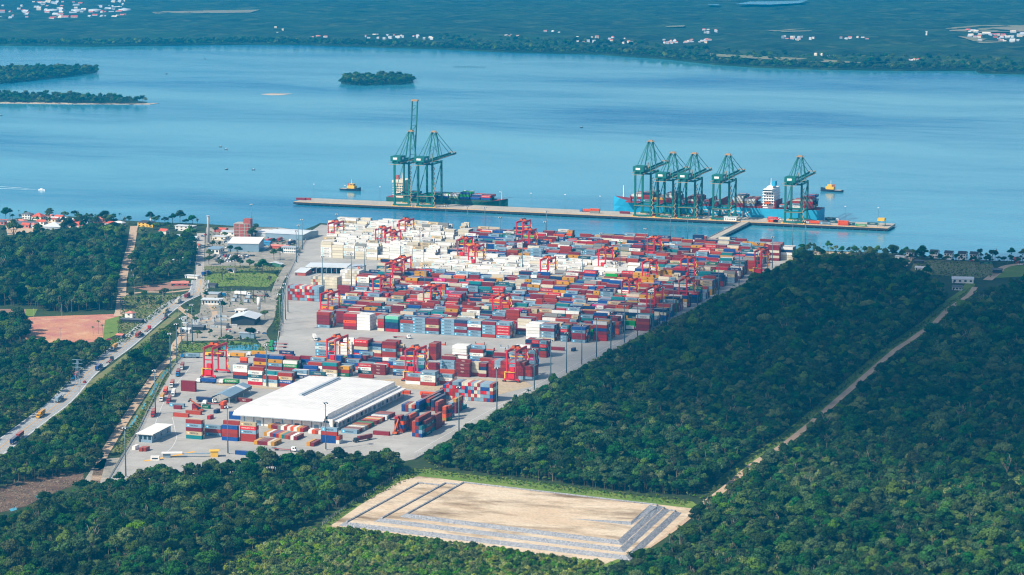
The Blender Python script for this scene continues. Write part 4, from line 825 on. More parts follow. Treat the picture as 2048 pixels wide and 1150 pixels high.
def finish_containers():
    occ = {}
    for c in CONT: occ.setdefault((round(c['x']*.5), round(c['z']/CH)), []).append(c)
    def hidden(c):
        """wholly enclosed: something directly above, in front and at the right"""
        ab = fr = rt = False
        for o_ in CONT_IDX(c):
            dx = o_['x']-c['x']; dy = o_['y']-c['y']; dz = o_['z']-c['z']
            if abs(dz-CH) < .1 and abs(dx) < 1.2 and abs(dy) < 1.2: ab = True
            if abs(dz) < .1:
                hl = c['L']/2 if c['d'] == 'x' else CW/2; hy = CW/2 if c['d'] == 'x' else c['L']/2
                if abs(dx) < 1.2 and -hy*2-1 < dy < -.5: fr = True
                if abs(dy) < 1.2 and .5 < dx < hl*2+1: rt = True
        return ab and fr and rt
    grid = {}
    for c in CONT: grid.setdefault((int(c['x']//16), int(c['y']//16)), []).append(c)
    def CONT_IDX(c):
        gx_, gy_ = int(c['x']//16), int(c['y']//16)
        for a in (-1, 0, 1):
            for b_ in (-1, 0, 1): yield from grid.get((gx_+a, gy_+b_), ())
    vis = [c for c in CONT if c['zone'] in ('main', 'ship') or not hidden(c)]
    order = sorted([c for c in vis if c['zone'] not in ('main', 'ship')], key=lambda c: c['y'] - (6 if c['d'] == 'x' else 0))
    own_ = order[:292]; rest = order[292:] + [c for c in vis if c['zone'] in ('main', 'ship')]
    for c in own_:
        col, nm, logo, txt, tc = ST[c['st']]; jit = rng.uniform(.82, 1.12); col = tuple(min(1, v*jit) for v in col); L = c['L']
        body, roof, d0, d1 = SH[L]
        o_ = obj('shipping_container', body); o_.location = (c['x'], c['y'], c['z']+.06); o_.rotation_euler = (0, 0, 0 if c['d'] == 'x' else -math.pi/2); o_.color = (*col, 1)
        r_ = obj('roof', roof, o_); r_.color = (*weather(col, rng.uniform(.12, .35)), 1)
        for dm in (d0, d1): d_ = obj('door', dm, o_); d_.color = (*tuple(v*.92 for v in col), 1)
        lm = letm(c['st'], L)
        if lm: obj('lettering', lm, o_)
        lv = 'on the ground' if c['nlv'] == 1 else ('lowest' if c['lvl'] == 0 else ('topmost' if c['lvl'] == c['nlv']-1 else ['', 'second', 'third', 'fourth', 'fifth'][min(4, c['lvl'])]+' up'))
        lab = '%s%s container %s, %s, %s' % ('' if L > 7 else 'short ', nm, SHORTLOGO.get(logo, 'with white lettering'), lv, c['zone'])
        wds = lab.split()
        if len(wds) > 16: lab = '%s%s container, %s, %s' % ('' if L > 7 else 'short ', nm, lv, c['zone'])
        tag(o_, lab, 'container', 'shipping containers '+c['zone'])
    b = MB()
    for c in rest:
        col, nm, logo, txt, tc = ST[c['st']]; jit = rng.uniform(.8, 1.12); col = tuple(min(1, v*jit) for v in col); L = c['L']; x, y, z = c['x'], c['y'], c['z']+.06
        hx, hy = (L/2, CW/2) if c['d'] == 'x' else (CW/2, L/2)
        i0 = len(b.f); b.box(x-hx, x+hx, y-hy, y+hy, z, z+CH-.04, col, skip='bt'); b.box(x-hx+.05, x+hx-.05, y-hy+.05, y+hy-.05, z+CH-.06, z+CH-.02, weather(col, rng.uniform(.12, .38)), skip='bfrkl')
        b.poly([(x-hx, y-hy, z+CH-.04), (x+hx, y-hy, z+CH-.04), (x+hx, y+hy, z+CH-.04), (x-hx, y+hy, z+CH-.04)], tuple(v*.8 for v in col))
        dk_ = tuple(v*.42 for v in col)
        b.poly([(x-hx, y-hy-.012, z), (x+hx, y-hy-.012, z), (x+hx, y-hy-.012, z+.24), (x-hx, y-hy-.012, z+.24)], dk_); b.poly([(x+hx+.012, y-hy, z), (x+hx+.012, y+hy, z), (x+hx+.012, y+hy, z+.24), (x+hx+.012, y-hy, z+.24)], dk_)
        if c['d'] == 'x' and c['st'] in ('w', 'mw', 'wb', 'mc') and c['zone'] == 'main': b.poly([(x+hx+.02, y-hy+.2, z+.4), (x+hx+.02, y+hy-.2, z+.4), (x+hx+.02, y+hy-.2, z+CH-.4), (x+hx+.02, y-hy+.2, z+CH-.4)], SV(86, 90, 98))
        if c['d'] == 'x':
            for k, (x0, x1, z0, z1, cc) in enumerate(face_text(c['st'], L)):
                yy = y-hy-.02-.004*min(k, 4); b.poly([(x-hx+x0, yy, z+z0), (x-hx+x1, yy, z+z0), (x-hx+x1, yy, z+z1), (x-hx+x0, yy, z+z1)], cc)
            # corner posts and door bars, lighter frame line
            b.box(x+hx, x+hx+.03, y-.04, y+.04, z+.1, z+CH-.15, tuple(v*.5 for v in col), skip='bl')
        else: b.box(x-.03, x+.03, y-hy-.04, y-hy, z+.1, z+CH-.15, tuple(v*.5 for v in col), skip='bk')
    o_ = b.build('container_stacks', m_catt); tag(o_, 'tightly packed coloured container stacks filling the yard behind and the ships', 'containers', kind='stuff')
    print('containers own', len(own_), 'rest', len(rest), 'tris', len(b.f)*2)

# ------------------------------------------------------------------ white warehouse
m_white = M('white_sheet_metal', (228, 224, 216), .45, .06, .12); m_grey = M('grey_sheet_metal', (172, 182, 188), .5, .06, .1); m_bluegrey = M('blue_grey_sheet', (126, 152, 168), .5, .06, .1); m_dark = M('dark_opening', (34, 44, 54), .7)
m_roofw = M('pale_roof', (206, 212, 212), .5, .06, .08); m_brick = M('brick', (168, 84, 70), .85, .15, .6); m_tile = M('terracotta_tiles', (196, 88, 62), .8, .2, .5); m_cream = M('cream_render', (224, 212, 188), .8, .08); m_concg = M('plain_concrete', (170, 166, 158), .85, .1, .2)
m_slate = M('slate_roof', (92, 98, 104), .7, .12, .3); m_green = M('green_sheet', (62, 118, 92), .5, .08); m_blue = M('blue_sheet', (64, 134, 176), .5, .08); m_pink = M('pink_render', (196, 122, 106), .8, .1); m_yellow = M('yellow_paint', (232, 182, 56), .6, .08); m_navyr = M('dark_roof', (58, 60, 66), .7, .1)
def place(o, loc, rz=0.0): o.location = loc; o.rotation_euler = (0, 0, rz); return o
A_ = Vector((-771.5, 1596.0, 0)); ang = 0.0; WL_ = 72.0; WD = 130.0
wh = empty('warehouse', A_, ang); tag(wh, 'large warehouse with a broad white metal roof and dock canopy', 'warehouse')
EZ, RZ = 8.5, 12.5
b = MB(); b.box(0, WL_, 0, .3, 0, EZ); b.box(0, .3, .3, WD, 0, EZ); b.box(.3, WL_, WD-.3, WD, 0, EZ); b.box(WL_-.3, WL_, .3, WD-.3, 0, EZ); b.build('wall', m_white, wh)
b = MB(); x0, x1, y0, y1 = -4, WL_-5, -5, WD; xm = (x0+x1)/2
# broad roof: curved front eave, low ridge along the depth
zs = [EZ-.4, EZ+2.2, RZ-.6, RZ]; ys = [y0, y0+3.5, y0+10, y0+16]
def rz_(x, k): t = abs(x-xm)/(x1-xm); return zs[k]-(1.0*t if k > 1 else .5*t)
N = 24
for i in range(N):
    xa = x0+(x1-x0)*i/N; xb = x0+(x1-x0)*(i+1)/N-.05
    for k in range(3): b.poly([(xa, ys[k], rz_(xa, k)), (xb, ys[k], rz_(xb, k)), (xb, ys[k+1], rz_(xb, k+1)), (xa, ys[k+1], rz_(xa, k+1))])
    M_ = 10
    for j in range(M_):
        ya = ys[3]+(y1-ys[3])*j/M_; yb = ys[3]+(y1-ys[3])*(j+1)/M_; dz = -.03*(j % 2)
        b.poly([(xa, ya, rz_(xa, 3)+dz), (xb, ya, rz_(xb, 3)+dz), (xb, yb, rz_(xb, 3)+dz), (xa, yb, rz_(xa, 3)+dz)])
    b.box(xa, xa+.35, ys[3], y1, rz_(xa, 3)-.2, rz_(xa, 3)+.06)
rf = b.build('roof', m_white, wh)
b = MB(); b.box(x0, x1, y0+.1, y0+.3, EZ-1.3, EZ-.45); b.build('gutter', m_grey, rf)
b = MB(); b.box(xm-9, xm-6.6, 52, WD-8, RZ-.8, RZ+1.3); b.box(xm-6.5, xm-5.4, 52, WD-8, RZ-.4, RZ+.5); b.build('ridge_vent', m_grey, rf)
b = MB(); b.box(x1-.3, x1, y0+8, y1, EZ-1.2, RZ-1.05); [b.box(x1, x1+.2, y0+12+k*11.5, y0+12.4+k*11.5, EZ-.6, RZ-1.1) for k in range(11)]; b.build('upper_wall', m_white, wh)
b = MB(); b.poly([(x1+.02, y0+6, EZ-.7), (x1+9, y0+6, EZ-1.6), (x1+9, y1, EZ-1.6), (x1+.02, y1, EZ-.7)]); b.box(x1+8.8, x1+9.2, y0+6, y1, EZ-2.5, EZ-1.55); b.build('dock_canopy', m_white, wh)
for k in range(16):
    y = 4+k*(WD-8)/15; MB().box(WL_+.05, WL_+.3, y-1.6, y+1.6, 1.1, 4.8).build('dock_door', m_steel if k % 3 else m_dark, wh)
for k in range(12): MB().box(x1+8.2, x1+8.6, 2+k*(WD-6)/11-.2, 2+k*(WD-6)/11+.2, 0, EZ-1.7).build('canopy_post', m_bluegrey, wh)
for k in range(9):
    x = 3+k*(WL_-8)/8.5; MB().box(x-.4, x+.4, -.25, -.02, 0, EZ-.6).build('pilaster', m_bluegrey, wh)
    MB().box(x+2, x+6.2, -.12, -.02, EZ-2.6, EZ-1.5).build('window', m_glass, wh)
    if k % 2: MB().box(x+2, x+5.5, -.15, -.02, 0, 3.8).build('door', m_bluegrey if k != 5 else m_dark, wh)

# ------------------------------------------------------------------ generic building
def building(name, label, cat, pl, pr, depth, hgt, wallm, roofm_, roof='flat', rise=1.5, nwin=0, storeys=1, over=.5, winm=None, door=True, group=None, ridge='x'):
    a, c = G(*pl), G(*pr); v = c-a; L = v.length; e = empty(name, a, math.atan2(v.y, v.x)); tag(e, label, cat, group)
    b = MB(); b.box(0, L, 0, depth, -.2, hgt)
    if roof == 'gable':
        if ridge == 'x': b.poly([(0, depth, hgt), (0, 0, hgt), (0, depth/2, hgt+rise)]); b.poly([(L, 0, hgt), (L, depth, hgt), (L, depth/2, hgt+rise)])
        else: b.poly([(0, 0, hgt), (L, 0, hgt), (L/2, 0, hgt+rise)]); b.poly([(L, depth, hgt), (0, depth, hgt), (L/2, depth, hgt+rise)])
    b.build('wall', wallm, e); r = MB(); o_ = over
    if roof == 'flat': r.box(-o_, L+o_, -o_, depth+o_, hgt+.005, hgt+.4); 
    elif roof == 'mono': r.poly([(-o_, -o_, hgt+.1), (L+o_, -o_, hgt+.1), (L+o_, depth+o_, hgt+rise), (-o_, depth+o_, hgt+rise)]); r.box(-o_, L+o_, -o_, -o_+.15, hgt-.4, hgt+.09)
    elif roof == 'hip':
        q = min(L, depth)/2; P = [(-o_, -o_, hgt+.02), (L+o_, -o_, hgt+.02), (L+o_, depth+o_, hgt+.02), (-o_, depth+o_, hgt+.02)]
        T = [(q, depth/2, hgt+rise), (L-q, depth/2, hgt+rise)] if L > depth else [(L/2, q, hgt+rise), (L/2, depth-q, hgt+rise)]
        if L > depth: r.poly([P[0], P[1], T[1], T[0]]); r.poly([P[2], P[3], T[0], T[1]]); r.poly([P[1], P[2], T[1]]); r.poly([P[3], P[0], T[0]])
        else: r.poly([P[0], P[1], T[0]]); r.poly([P[1], P[2], T[1], T[0]]); r.poly([P[2], P[3], T[1]]); r.poly([P[3], P[0], T[0], T[1]])
    else:
        z = hgt+.06; zz = hgt+rise+.06
        if ridge == 'x': r.poly([(-o_, -o_, z-.15), (L+o_, -o_, z-.15), (L+o_, depth/2, zz), (-o_, depth/2, zz)]); r.poly([(-o_, depth/2, zz), (L+o_, depth/2, zz), (L+o_, depth+o_, z-.15), (-o_, depth+o_, z-.15)])
        else: r.poly([(-o_, -o_, z-.15), (L/2, -o_, zz), (L/2, depth+o_, zz), (-o_, depth+o_, z-.15)]); r.poly([(L/2, -o_, zz), (L+o_, -o_, z-.15), (L+o_, depth+o_, z-.15), (L/2, depth+o_, zz)])
    r.build('roof', roofm_, e)
    sh = hgt/storeys
    for s in range(storeys):
        for k in range(nwin):
            x = L*(k+.5)/nwin; w_ = min(1.1, L/nwin*.34); z0 = s*sh+sh*.35
            MB().box(x-w_, x+w_, -.07, -.01, z0, z0+sh*.42).build('window', winm or m_glass, e)
            MB().box(L+.01, L+.07, depth*(k+.5)/nwin-w_, depth*(k+.5)/nwin+w_, z0, z0+sh*.42).build('window', winm or m_glass, e)
    if door and hgt > 2: MB().box(L*.06, L*.06+1.2, -.09, -.01, 0, min(2.2, hgt*.8)).build('door', m_dark, e)
    return e
building('factory_hall', 'tall blue-grey hall with white stepped roof beside the parking lot', 'hall', (456, 503), (517.5, 504), 26, 9, m_bluegrey, m_white, 'mono', 3.5, 0)
tb = building('factory_tower', 'unfinished four-storey tower of concrete frames and brick panels by the water', 'tower', (468, 474), (497, 475), 14, 15, m_brick, m_concg, 'flat', 1, 2, 4, .2, m_green)
p = G(468, 474)
for k in range(4): MB().box(k*6.3-.1, k*6.3+.5, -.2, -.08, 0, 15.4).build('column', m_concg, tb)
for k in range(5): MB().box(-.1, 19.4, -.18, -.075, k*3.7-.1, k*3.7+.35).build('floor_beam', m_concg, tb)
MB().box(11, 19.2, .5, 8, 15.4, 20.5).build('stair_block', m_brick, tb)
building('storage_hall', 'long low grey storage hall on the waterfront', 'hall', (531, 477), (606, 481), 40, 6.2, m_bluegrey, m_roofw, 'gable', 1.6, 0)
building('loading_shed', 'white-roofed loading shed between tower and long grey hall', 'shed', (509, 472), (535, 474), 18, 4.5, m_grey, m_white, 'mono', 1.2, 0)
building('office', 'two-storey white office with a row of windows by the yard fence', 'office', (563, 506), (591, 507), 9, 6.2, m_white, m_grey, 'flat', 1, 7, 2)
building('utility_building', 'small white utility building beside the tall concrete column', 'building', (415, 507), (438, 508), 14, 5, m_white, m_bluegrey, 'mono', 1, 3)
building('shed', 'low green shed with pale gable roof at the parking lot', 'shed', (532, 533), (562, 534), 9, 2.6, m_green, m_roofw, 'gable', 1.8, 0, ridge='y')
building('substation_building', 'white single-storey building with flat overhanging roof in the substation', 'building', (404, 609), (440, 610), 9, 4.6, m_white, m_roofw, 'flat', 1, 6, 1, 1.0)
building('switch_house', 'low grey switch house behind the white substation building', 'building', (407, 595), (435, 596), 10, 3.6, m_concg, m_grey, 'flat', 1, 0)
building('block_plant_shed', 'open-sided shed with wide pale gable roof among stacked blocks', 'shed', (462, 650), (509, 651), 24, 6, m_dark, m_roofw, 'gable', 3, 0, 1, 2, ridge='y')
building('site_cabin', 'long blue-grey cabin beside the gravel road', 'cabin', (478, 676), (508, 677), 5, 4.2, m_bluegrey, m_grey, 'flat', 1, 0)
building('cottage', 'small white cottage with pale roof beside the masts', 'house', (360, 666), (379, 667), 7, 3.4, m_white, m_roofw, 'gable', 1.2, 2)
building('workshop', 'long grey-roofed workshop behind the small white cottage', 'building', (374, 660), (406, 661), 9, 3, m_dark, m_slate, 'gable', 1.2, 0)
building('gate_house', 'white house with a brown hipped roof beside the highway', 'house', (250, 640), (265, 641), 6, 6.5, m_white, m_pink, 'hip', 1.5, 1, 2)
building('walled_store', 'long dark walled store at the highway edge', 'building', (240, 645), (283, 647), 6, 3, m_dark, m_slate, 'flat', 1, 0)
building('roadside_hut', 'small dark hut with reddish roof at the highway turn-off', 'hut', (232, 677), (244, 678), 5, 3.2, m_slate, m_pink, 'gable', 1, 1)
building('blue_shed', 'pale blue shed with a white roof at the tree line', 'shed', (343, 530), (374, 531), 12, 4.5, m_blue, m_roofw, 'mono', 2, 4)
building('street_house', 'pale blue flat-roofed house at the sandy street', 'house', (266, 552), (302, 551), 10, 4.5, m_roofw, m_white, 'mono', 1.2, 3)
building('street_annex', 'grey flat annex behind the pale blue street house', 'building', (262, 542), (283, 542), 9, 4, m_grey, m_grey, 'flat', 1, 0)
building('red_roof_house', 'house under trees with long faded red roof by the upper road', 'house', (342, 572), (376, 572), 9, 2.6, m_brick, m_pink, 'gable', 1.6, 3)
building('teal_house', 'teal-walled house between trees beside the upper road', 'house', (360, 508), (377, 509), 8, 5, m_blue, m_roofw, 'flat', 1, 2)
building('white_villa', 'white two-storey villa with flat roof near the water', 'house', (350, 461), (385, 463), 9, 5.5, m_white, m_roofw, 'flat', 1, 4, 2)
building('orange_house', 'house with terracotta gable above the dark trees', 'house', (318, 470), (332, 471), 8, 5, m_cream, m_tile, 'gable', 2, 1)
building('yellow_house', 'white and yellow waterfront house with dark roof', 'house', (275, 453), (306, 455), 9, 5, m_yellow, m_navyr, 'hip', 2.2, 4, 2)
building('red_tiled_villa', 'villa with large bright red tiled roof on the waterfront', 'house', (63, 440), (82, 441), 11, 4.2, m_cream, m_tile, 'hip', 4, 2)
building('red_tiled_house', 'house with a smaller red gable roof beside the villa', 'house', (107, 442), (122, 443), 9, 4, m_cream, m_tile, 'gable', 3, 2)
building('white_beach_house', 'white two-storey beach house next to palm trees', 'house', (44, 438), (60, 439), 8, 6, m_white, m_slate, 'hip', 2, 3, 2)
building('boat_hall', 'broad boat hall with pale hipped metal roof near the shore', 'hall', (82, 460), (122, 461), 22, 4, m_grey, m_roofw, 'hip', 4, 0)
building('long_house', 'long house with grey roof left of the boat hall', 'house', (30, 453), (70, 454), 12, 3.2, m_cream, m_slate, 'gable', 2.4, 5)
building('red_cabin', 'cabin with a crimson roof at the edge of the shore lane', 'cabin', (-4, 448), (14, 449), 8, 3, m_brick, m_brick, 'gable', 2.4, 1)
building('beach_bar', 'flat white pavilion on posts near the tall mast', 'pavilion', (132, 444), (154, 445), 8, 3.4, m_dark, m_white, 'flat', 1, 0)
building('weathered_house', 'faded brick house behind bare trees at the shore', 'house', (182, 445), (212, 446), 9, 4.4, m_pink, m_pink, 'hip', 2, 3)
for k, (xa, ya) in enumerate(((1888, 518), (1915.5, 519), (1939, 520), (1859, 516), (1812, 516))):
    e = building('beach_villa', ['white twin villa with dark gables facing the open field, third along the shore', 'white twin villa with dark gables beside a red car', 'white twin villa half behind a leaning tree', 'white twin villa behind a bushy tree', 'white twin villa hidden by the large dark tree'][k], 'house', (xa, ya), (xa+15.8, ya+.9), 9, 6.2, m_white, m_navyr, 'gable', 2.4, 3, 2, .4, group='white twin villas along the right shore')
building('kiosk', 'green kiosk with red sign beside the beach lane', 'kiosk', (1959, 528), (1984, 529), 5, 3, m_green, m_navyr, 'flat', 1, 2)
building('red_hut', 'small red hut at the end of the beach lane', 'hut', (2027, 526), (2037, 526.5), 6, 4, m_brick, m_tile, 'gable', 2, 1)
building('forest_house', 'white house with several pale roofs at the forest track', 'house', (1904, 566), (1947, 567), 9, 4, m_white, m_roofw, 'gable', 2, 4)
building('pink_house', 'small pink house among trees left of the white forest house', 'house', (1864, 577), (1880, 578), 7, 3.6, m_pink, m_pink, 'gable', 1.6, 2)
building('dark_roof_house', 'long dark-roofed house below the white forest house', 'house', (1904, 580), (1924, 581), 7, 3, m_roofw, m_slate, 'gable', 1.6, 3)
building('orange_cabin', 'orange cabin with red roof in the shore trees', 'cabin', (1731, 530), (1742, 530.5), 6, 3.4, m_tile, m_brick, 'gable', 1.6, 1)
building('blue_cabin', 'bright blue cabin next to the orange cabin', 'cabin', (1750, 534), (1759, 534.5), 6, 3.2, m_blue, m_roofw, 'gable', 1.4, 1)
building('black_store', 'dark shed with a red panel beside the sandy lane', 'shed', (1828, 527), (1846, 528), 6, 3, m_navyr, m_slate, 'flat', 1, 0)
building('weigh_house', 'white check-in building with sloping roof at the yard entrance', 'building', (277, 884), (304, 886), 30, 6.2, m_bluegrey, m_white, 'mono', .9, 3, 1, 1.4)
building('gate_office', 'low gate office with pale blue roof and brick wall', 'office', (590, 551), (611, 552), 16, 3.6, m_brick, m_roofw, 'mono', 2.2, 0)
for k, (px, py, w_, d_, h_, wm_, rm_, lab) in enumerate([(425, 480, 16, 10, 4, m_cream, m_roofw, 'cream shed behind the utility building'), (441, 470, 20, 9, 4, m_white, m_grey, 'white store with grey roof left of the brick tower'), (428, 464, 14, 8, 3.5, m_brick, m_tile, 'low brick store near the waterfront'), (447, 486, 12, 9, 3.6, m_grey, m_slate, 'grey workshop left of the blue-grey hall'), (520, 490, 12, 5, 3.5, m_blue, m_blue, 'blue site container beside the tall hall'), (540, 497, 22, 4, 3.2, m_tile, m_pink, 'orange site barrack beside the office'), (500, 500, 18, 4, 3, m_bluegrey, m_grey, 'grey barrack below the tall hall'), (452, 545, 9, 6, 3, m_cream, m_slate, 'small cream hut on the green field edge'), (416, 575, 8, 6, 3, m_slate, m_navyr, 'thatched dark hut at the field corner'), (470, 628, 9, 7, 4, m_white, m_white, 'small white tent beside the substation'), (428, 655, 12, 6, 3, m_concg, m_slate, 'dark-roofed store among the block pallets'), (350, 480, 14, 9, 4.5, m_white, m_grey, 'pale house half hidden by trees near the upper road'), (330, 500, 12, 8, 4, m_cream, m_pink, 'pink-roofed house in the trees'), (372, 482, 12, 9, 4, m_white, m_roofw, 'white house beside the upper road'), (380, 497, 10, 7, 4, m_cream, m_tile, 'tile-roofed house at the upper road'), (370, 556, 14, 6, 2.6, m_white, m_roofw, 'long white shelter beside the upper road'), (20, 452, 12, 8, 3.4, m_cream, m_tile, 'terracotta-roofed cottage on the shore lane'), (140, 462, 12, 8, 3.5, m_cream, m_roofw, 'pale cottage in a sandy gap'), (152, 455, 10, 8, 3.5, m_white, m_grey, 'small white cottage near the mast'), (225, 452, 12, 8, 3.4, m_white, m_roofw, 'low white shelter at the head of the street'), (96, 444, 10, 7, 3.6, m_cream, m_brick, 'brown-roofed cottage behind the boat hall'), (1790, 519, 10, 7, 3.4, m_white, m_roofw, 'white cottage behind the shore trees'), (1830, 540, 16, 5, 2.6, m_white, m_white, 'low white wall-like shed in the right field'), (1985, 545, 9, 5, 3, m_dark, m_slate, 'dark vehicle shed on the beach lane')]):
    p_ = G(px, py); q_ = p_+Vector((w_, -w_*.05, 0)); building('shed' if h_ < 3.6 else 'house', lab, 'shed' if h_ < 3.6 else 'house', (px, py), PX((q_.x, q_.y, 0)), d_, h_, wm_, rm_, 'gable' if k % 3 else 'flat', 1.4, 2 if h_ > 3.5 else 0)
for k in range(16):
    px = -5+k*15.5+rng.uniform(-4, 4); py = rng.choice([438, 443, 449, 456]) + (4 if px > 150 else 0); w_ = rng.uniform(8, 14); p_ = G(px, py); q_ = p_+Vector((w_, -.5, 0)); rm_, nm = rng.choice([(m_tile, 'red-tiled'), (m_roofw, 'pale-roofed'), (m_slate, 'grey-roofed'), (m_pink, 'brown-roofed')])
    building('cottage', 'small %s cottage in the village along the left shore' % nm, 'house', (px, py), PX((q_.x, q_.y, 0)), rng.uniform(6, 9), rng.uniform(3, 5), rng.choice([m_white, m_cream, m_pink]), rm_, rng.choice(['gable', 'hip']), 2, 2, group='cottages of the shore village')
# tall column, silo, lookout
c = empty('concrete_column', G(417, 487)); tag(c, 'tall slim concrete water column beside the upper road', 'water tower')
MB().tube((0, 0, 0), (0, 0, 30), 1.25, 1.25, 14).build('shaft', m_concg, c, True); MB().tube((0, 0, 30), (0, 0, 30.6), 1.7, 1.7, 14).build('cap', m_roofw, c); MB().box(-1.6, 1.6, -1.6, 1.6, 0, 1).build('plinth', m_concg, c); MB().bar((1.4, 0, 0), (1.4, 0, 30), .25).build('ladder', m_steel, c)
s = empty('cement_silo', G(518, 623)); tag(s, 'white cylindrical cement silo beside the block plant', 'silo'); MB().tube((0, 0, 4), (0, 0, 13), 1.7, 1.7, 14).build('tank', m_white, s, True); MB().tube((0, 0, 1.2), (0, 0, 4), .4, 1.7, 14).build('cone', m_grey, s, True)
for k in range(4): MB().bar((1.4*math.cos(k*1.57), 1.4*math.sin(k*1.57), 0), (1.4*math.cos(k*1.57), 1.4*math.sin(k*1.57), 4.4), .25).build('leg', m_steel, s)
s = empty('lookout_tower', G(302, 447)); tag(s, 'small lookout tower with dark top behind the yellow house', 'tower'); MB().box(-1, 1, -1, 1, 0, 10).build('shaft', m_roofw, s); MB().box(-1.8, 1.8, -1.8, 1.8, 10.05, 12.5).build('cabin', m_navyr, s)
# truck gates
def canopy(name, label, pl, pr, depth, h, roofm_, npost, postm, thick=.9, slope=.6, panels=0):
    a, c_ = G(*pl), G(*pr); v = c_-a; L = v.length; e = empty(name, a, math.atan2(v.y, v.x)); tag(e, label, 'canopy')
    b = MB(); b.poly([(0, 0, h), (L, 0, h), (L, depth, h+slope), (0, depth, h+slope)]); b.box(0, L, 0, .2, h-thick, h-.01); b.box(L-.2, L, .2, depth, h-thick, h-.01+0); b.build('roof', roofm_, e)
    for k in range(npost):
        x = .6+(L-1.2)*k/(npost-1)
        for y in (1.0, depth-1): MB().box(x-.3, x+.3, y-.3, y+.3, 0, h-.02).build('post', postm, e)
    return e
gt = canopy('gate_canopy', 'long pale blue gate canopy over parked lorries', (611, 547), (694, 549), 22, 7.5, m_roofw, 9, m_bluegrey)
canopy('gate_canopy', 'shorter pale canopy continuing the gate', (695, 549), (719, 550), 22, 7.2, m_grey, 4, m_bluegrey)
# open grey canopy by the warehouse
a, c_ = G(424, 806), G(459, 806); e = empty('truck_canopy', G(424, 807), R(4)); tag(e, 'grey gabled truck canopy with one white roof strip left of the warehouse', 'canopy')
Wc, Dc, hc = 14, 46, 5.5
for k in range(9):
    y0_, y1_ = Dc*k/9, Dc*(k+1)/9-.03; mt = m_white if k == 6 else m_bluegrey
    b = MB(); b.poly([(0, y0_, hc), (Wc/2, y0_, hc+2.4), (Wc/2, y1_, hc+2.4), (0, y1_, hc)]); b.poly([(Wc/2, y0_, hc+2.4), (Wc, y0_, hc), (Wc, y1_, hc), (Wc/2, y1_, hc+2.4)]); b.build('roof_panel', mt, e)
MB().box(Wc-.1, Wc, 0, Dc, hc-2.4, hc-.02).build('fascia', m_slate, e); MB().box(0, .1, 0, Dc, hc-1.4, hc-.02).build('fascia', m_slate, e)
for y in (1, 15, 30, 45):
    for x in (.5, Wc-.6): MB().box(x-.2, x+.2, y-.2, y+.2, 0, hc-.03).build('post', m_roofw, e)
# gate booth island
e = empty('toll_booth', G(326, 916), R(24)); tag(e, 'toll booth with white roof and yellow kiosk on the painted island', 'booth')
MB().box(0, 5, 0, 3, 0, 3).build('cabin', m_bluegrey, e); MB().box(-1, 13, -.8, 3.8, 3.05, 3.5).build('roof', m_white, e); MB().box(13, 32, .6, 2.4, 2.2, 2.6).build('walkway', m_bluegrey, e); MB().box(32, 37, -.5, 3.5, 0, 4).build('kiosk', m_yellow, e); MB().box(31, 38, -1, 4, 4.05, 4.5).build('kiosk_roof', m_yellow, e)
e = empty('white_cabin', G(301, 921), R(18)); tag(e, 'white portable cabin at the tip of the painted yellow island', 'cabin'); MB().box(0, 6, 0, 2.6, 0, 2.9).build('wall', m_white, e); MB().box(1, 5, -.06, -.01, .9, 1.8).build('window', m_glass, e)
# substation gantries
for k, (px, py) in enumerate(((456, 600), (482, 602), (507, 604), (530, 605))):
    e = empty('substation_gantry', G(px, py)); tag(e, 'dark steel gantry post with crossarm in the substation', 'gantry', 'substation gantries')
    MB().bar((0, 0, 0), (0, 0, 13), .5).build('post', m_dark, e); MB().bar((-7, 0, 11.5), (7, 0, 11.5), .5).build('crossarm', m_dark, e)
    for q in (-4, 0, 4): MB().tube((q, 0, 9.6), (q, 0, 11.2), .25, .25, 6).build('insulator', m_bluegrey, e)
for k, (px, py) in enumerate(((468, 603), (493, 605), (472, 596), (498, 597))):
    e = empty('transformer', G(px, py)); tag(e, 'grey-green transformer between the substation gantries', 'transformer', 'substation transformers'); MB().box(-2, 2, -1.4, 1.4, .3, 3).build('tank', m_bluegrey, e); MB().box(-1.8, 1.8, -2, -1.42, .6, 2.6).build('radiator', m_grey, e); [MB().tube((q, 0, 3), (q, 0, 4.4), .15, .1, 6).build('bushing', m_brick, e) for q in (-1, 0, 1)]
# stacked concrete blocks in the block plant
for k in range(46):
    px = rng.uniform(360, 470); py = rng.uniform(630, 656) if px < 452 else rng.uniform(650, 662); p = G(px, py); e = MB()
    w_, d_, h_ = rng.uniform(3, 7), rng.uniform(1.2, 2.4), rng.uniform(1, 2)
    for i in range(int(w_/1.2)):
        e.box(i*1.25, i*1.25+1.1, 0, d_, 0, h_)
    o = e.build('block_pallets', rng.choice([m_grey, m_concg, m_roofw])); place(o, p, rng.choice([0, .3, .1])); tag(o, 'row of grey concrete block pallets in the block plant', 'pallets', 'block pallets beside the plant shed')

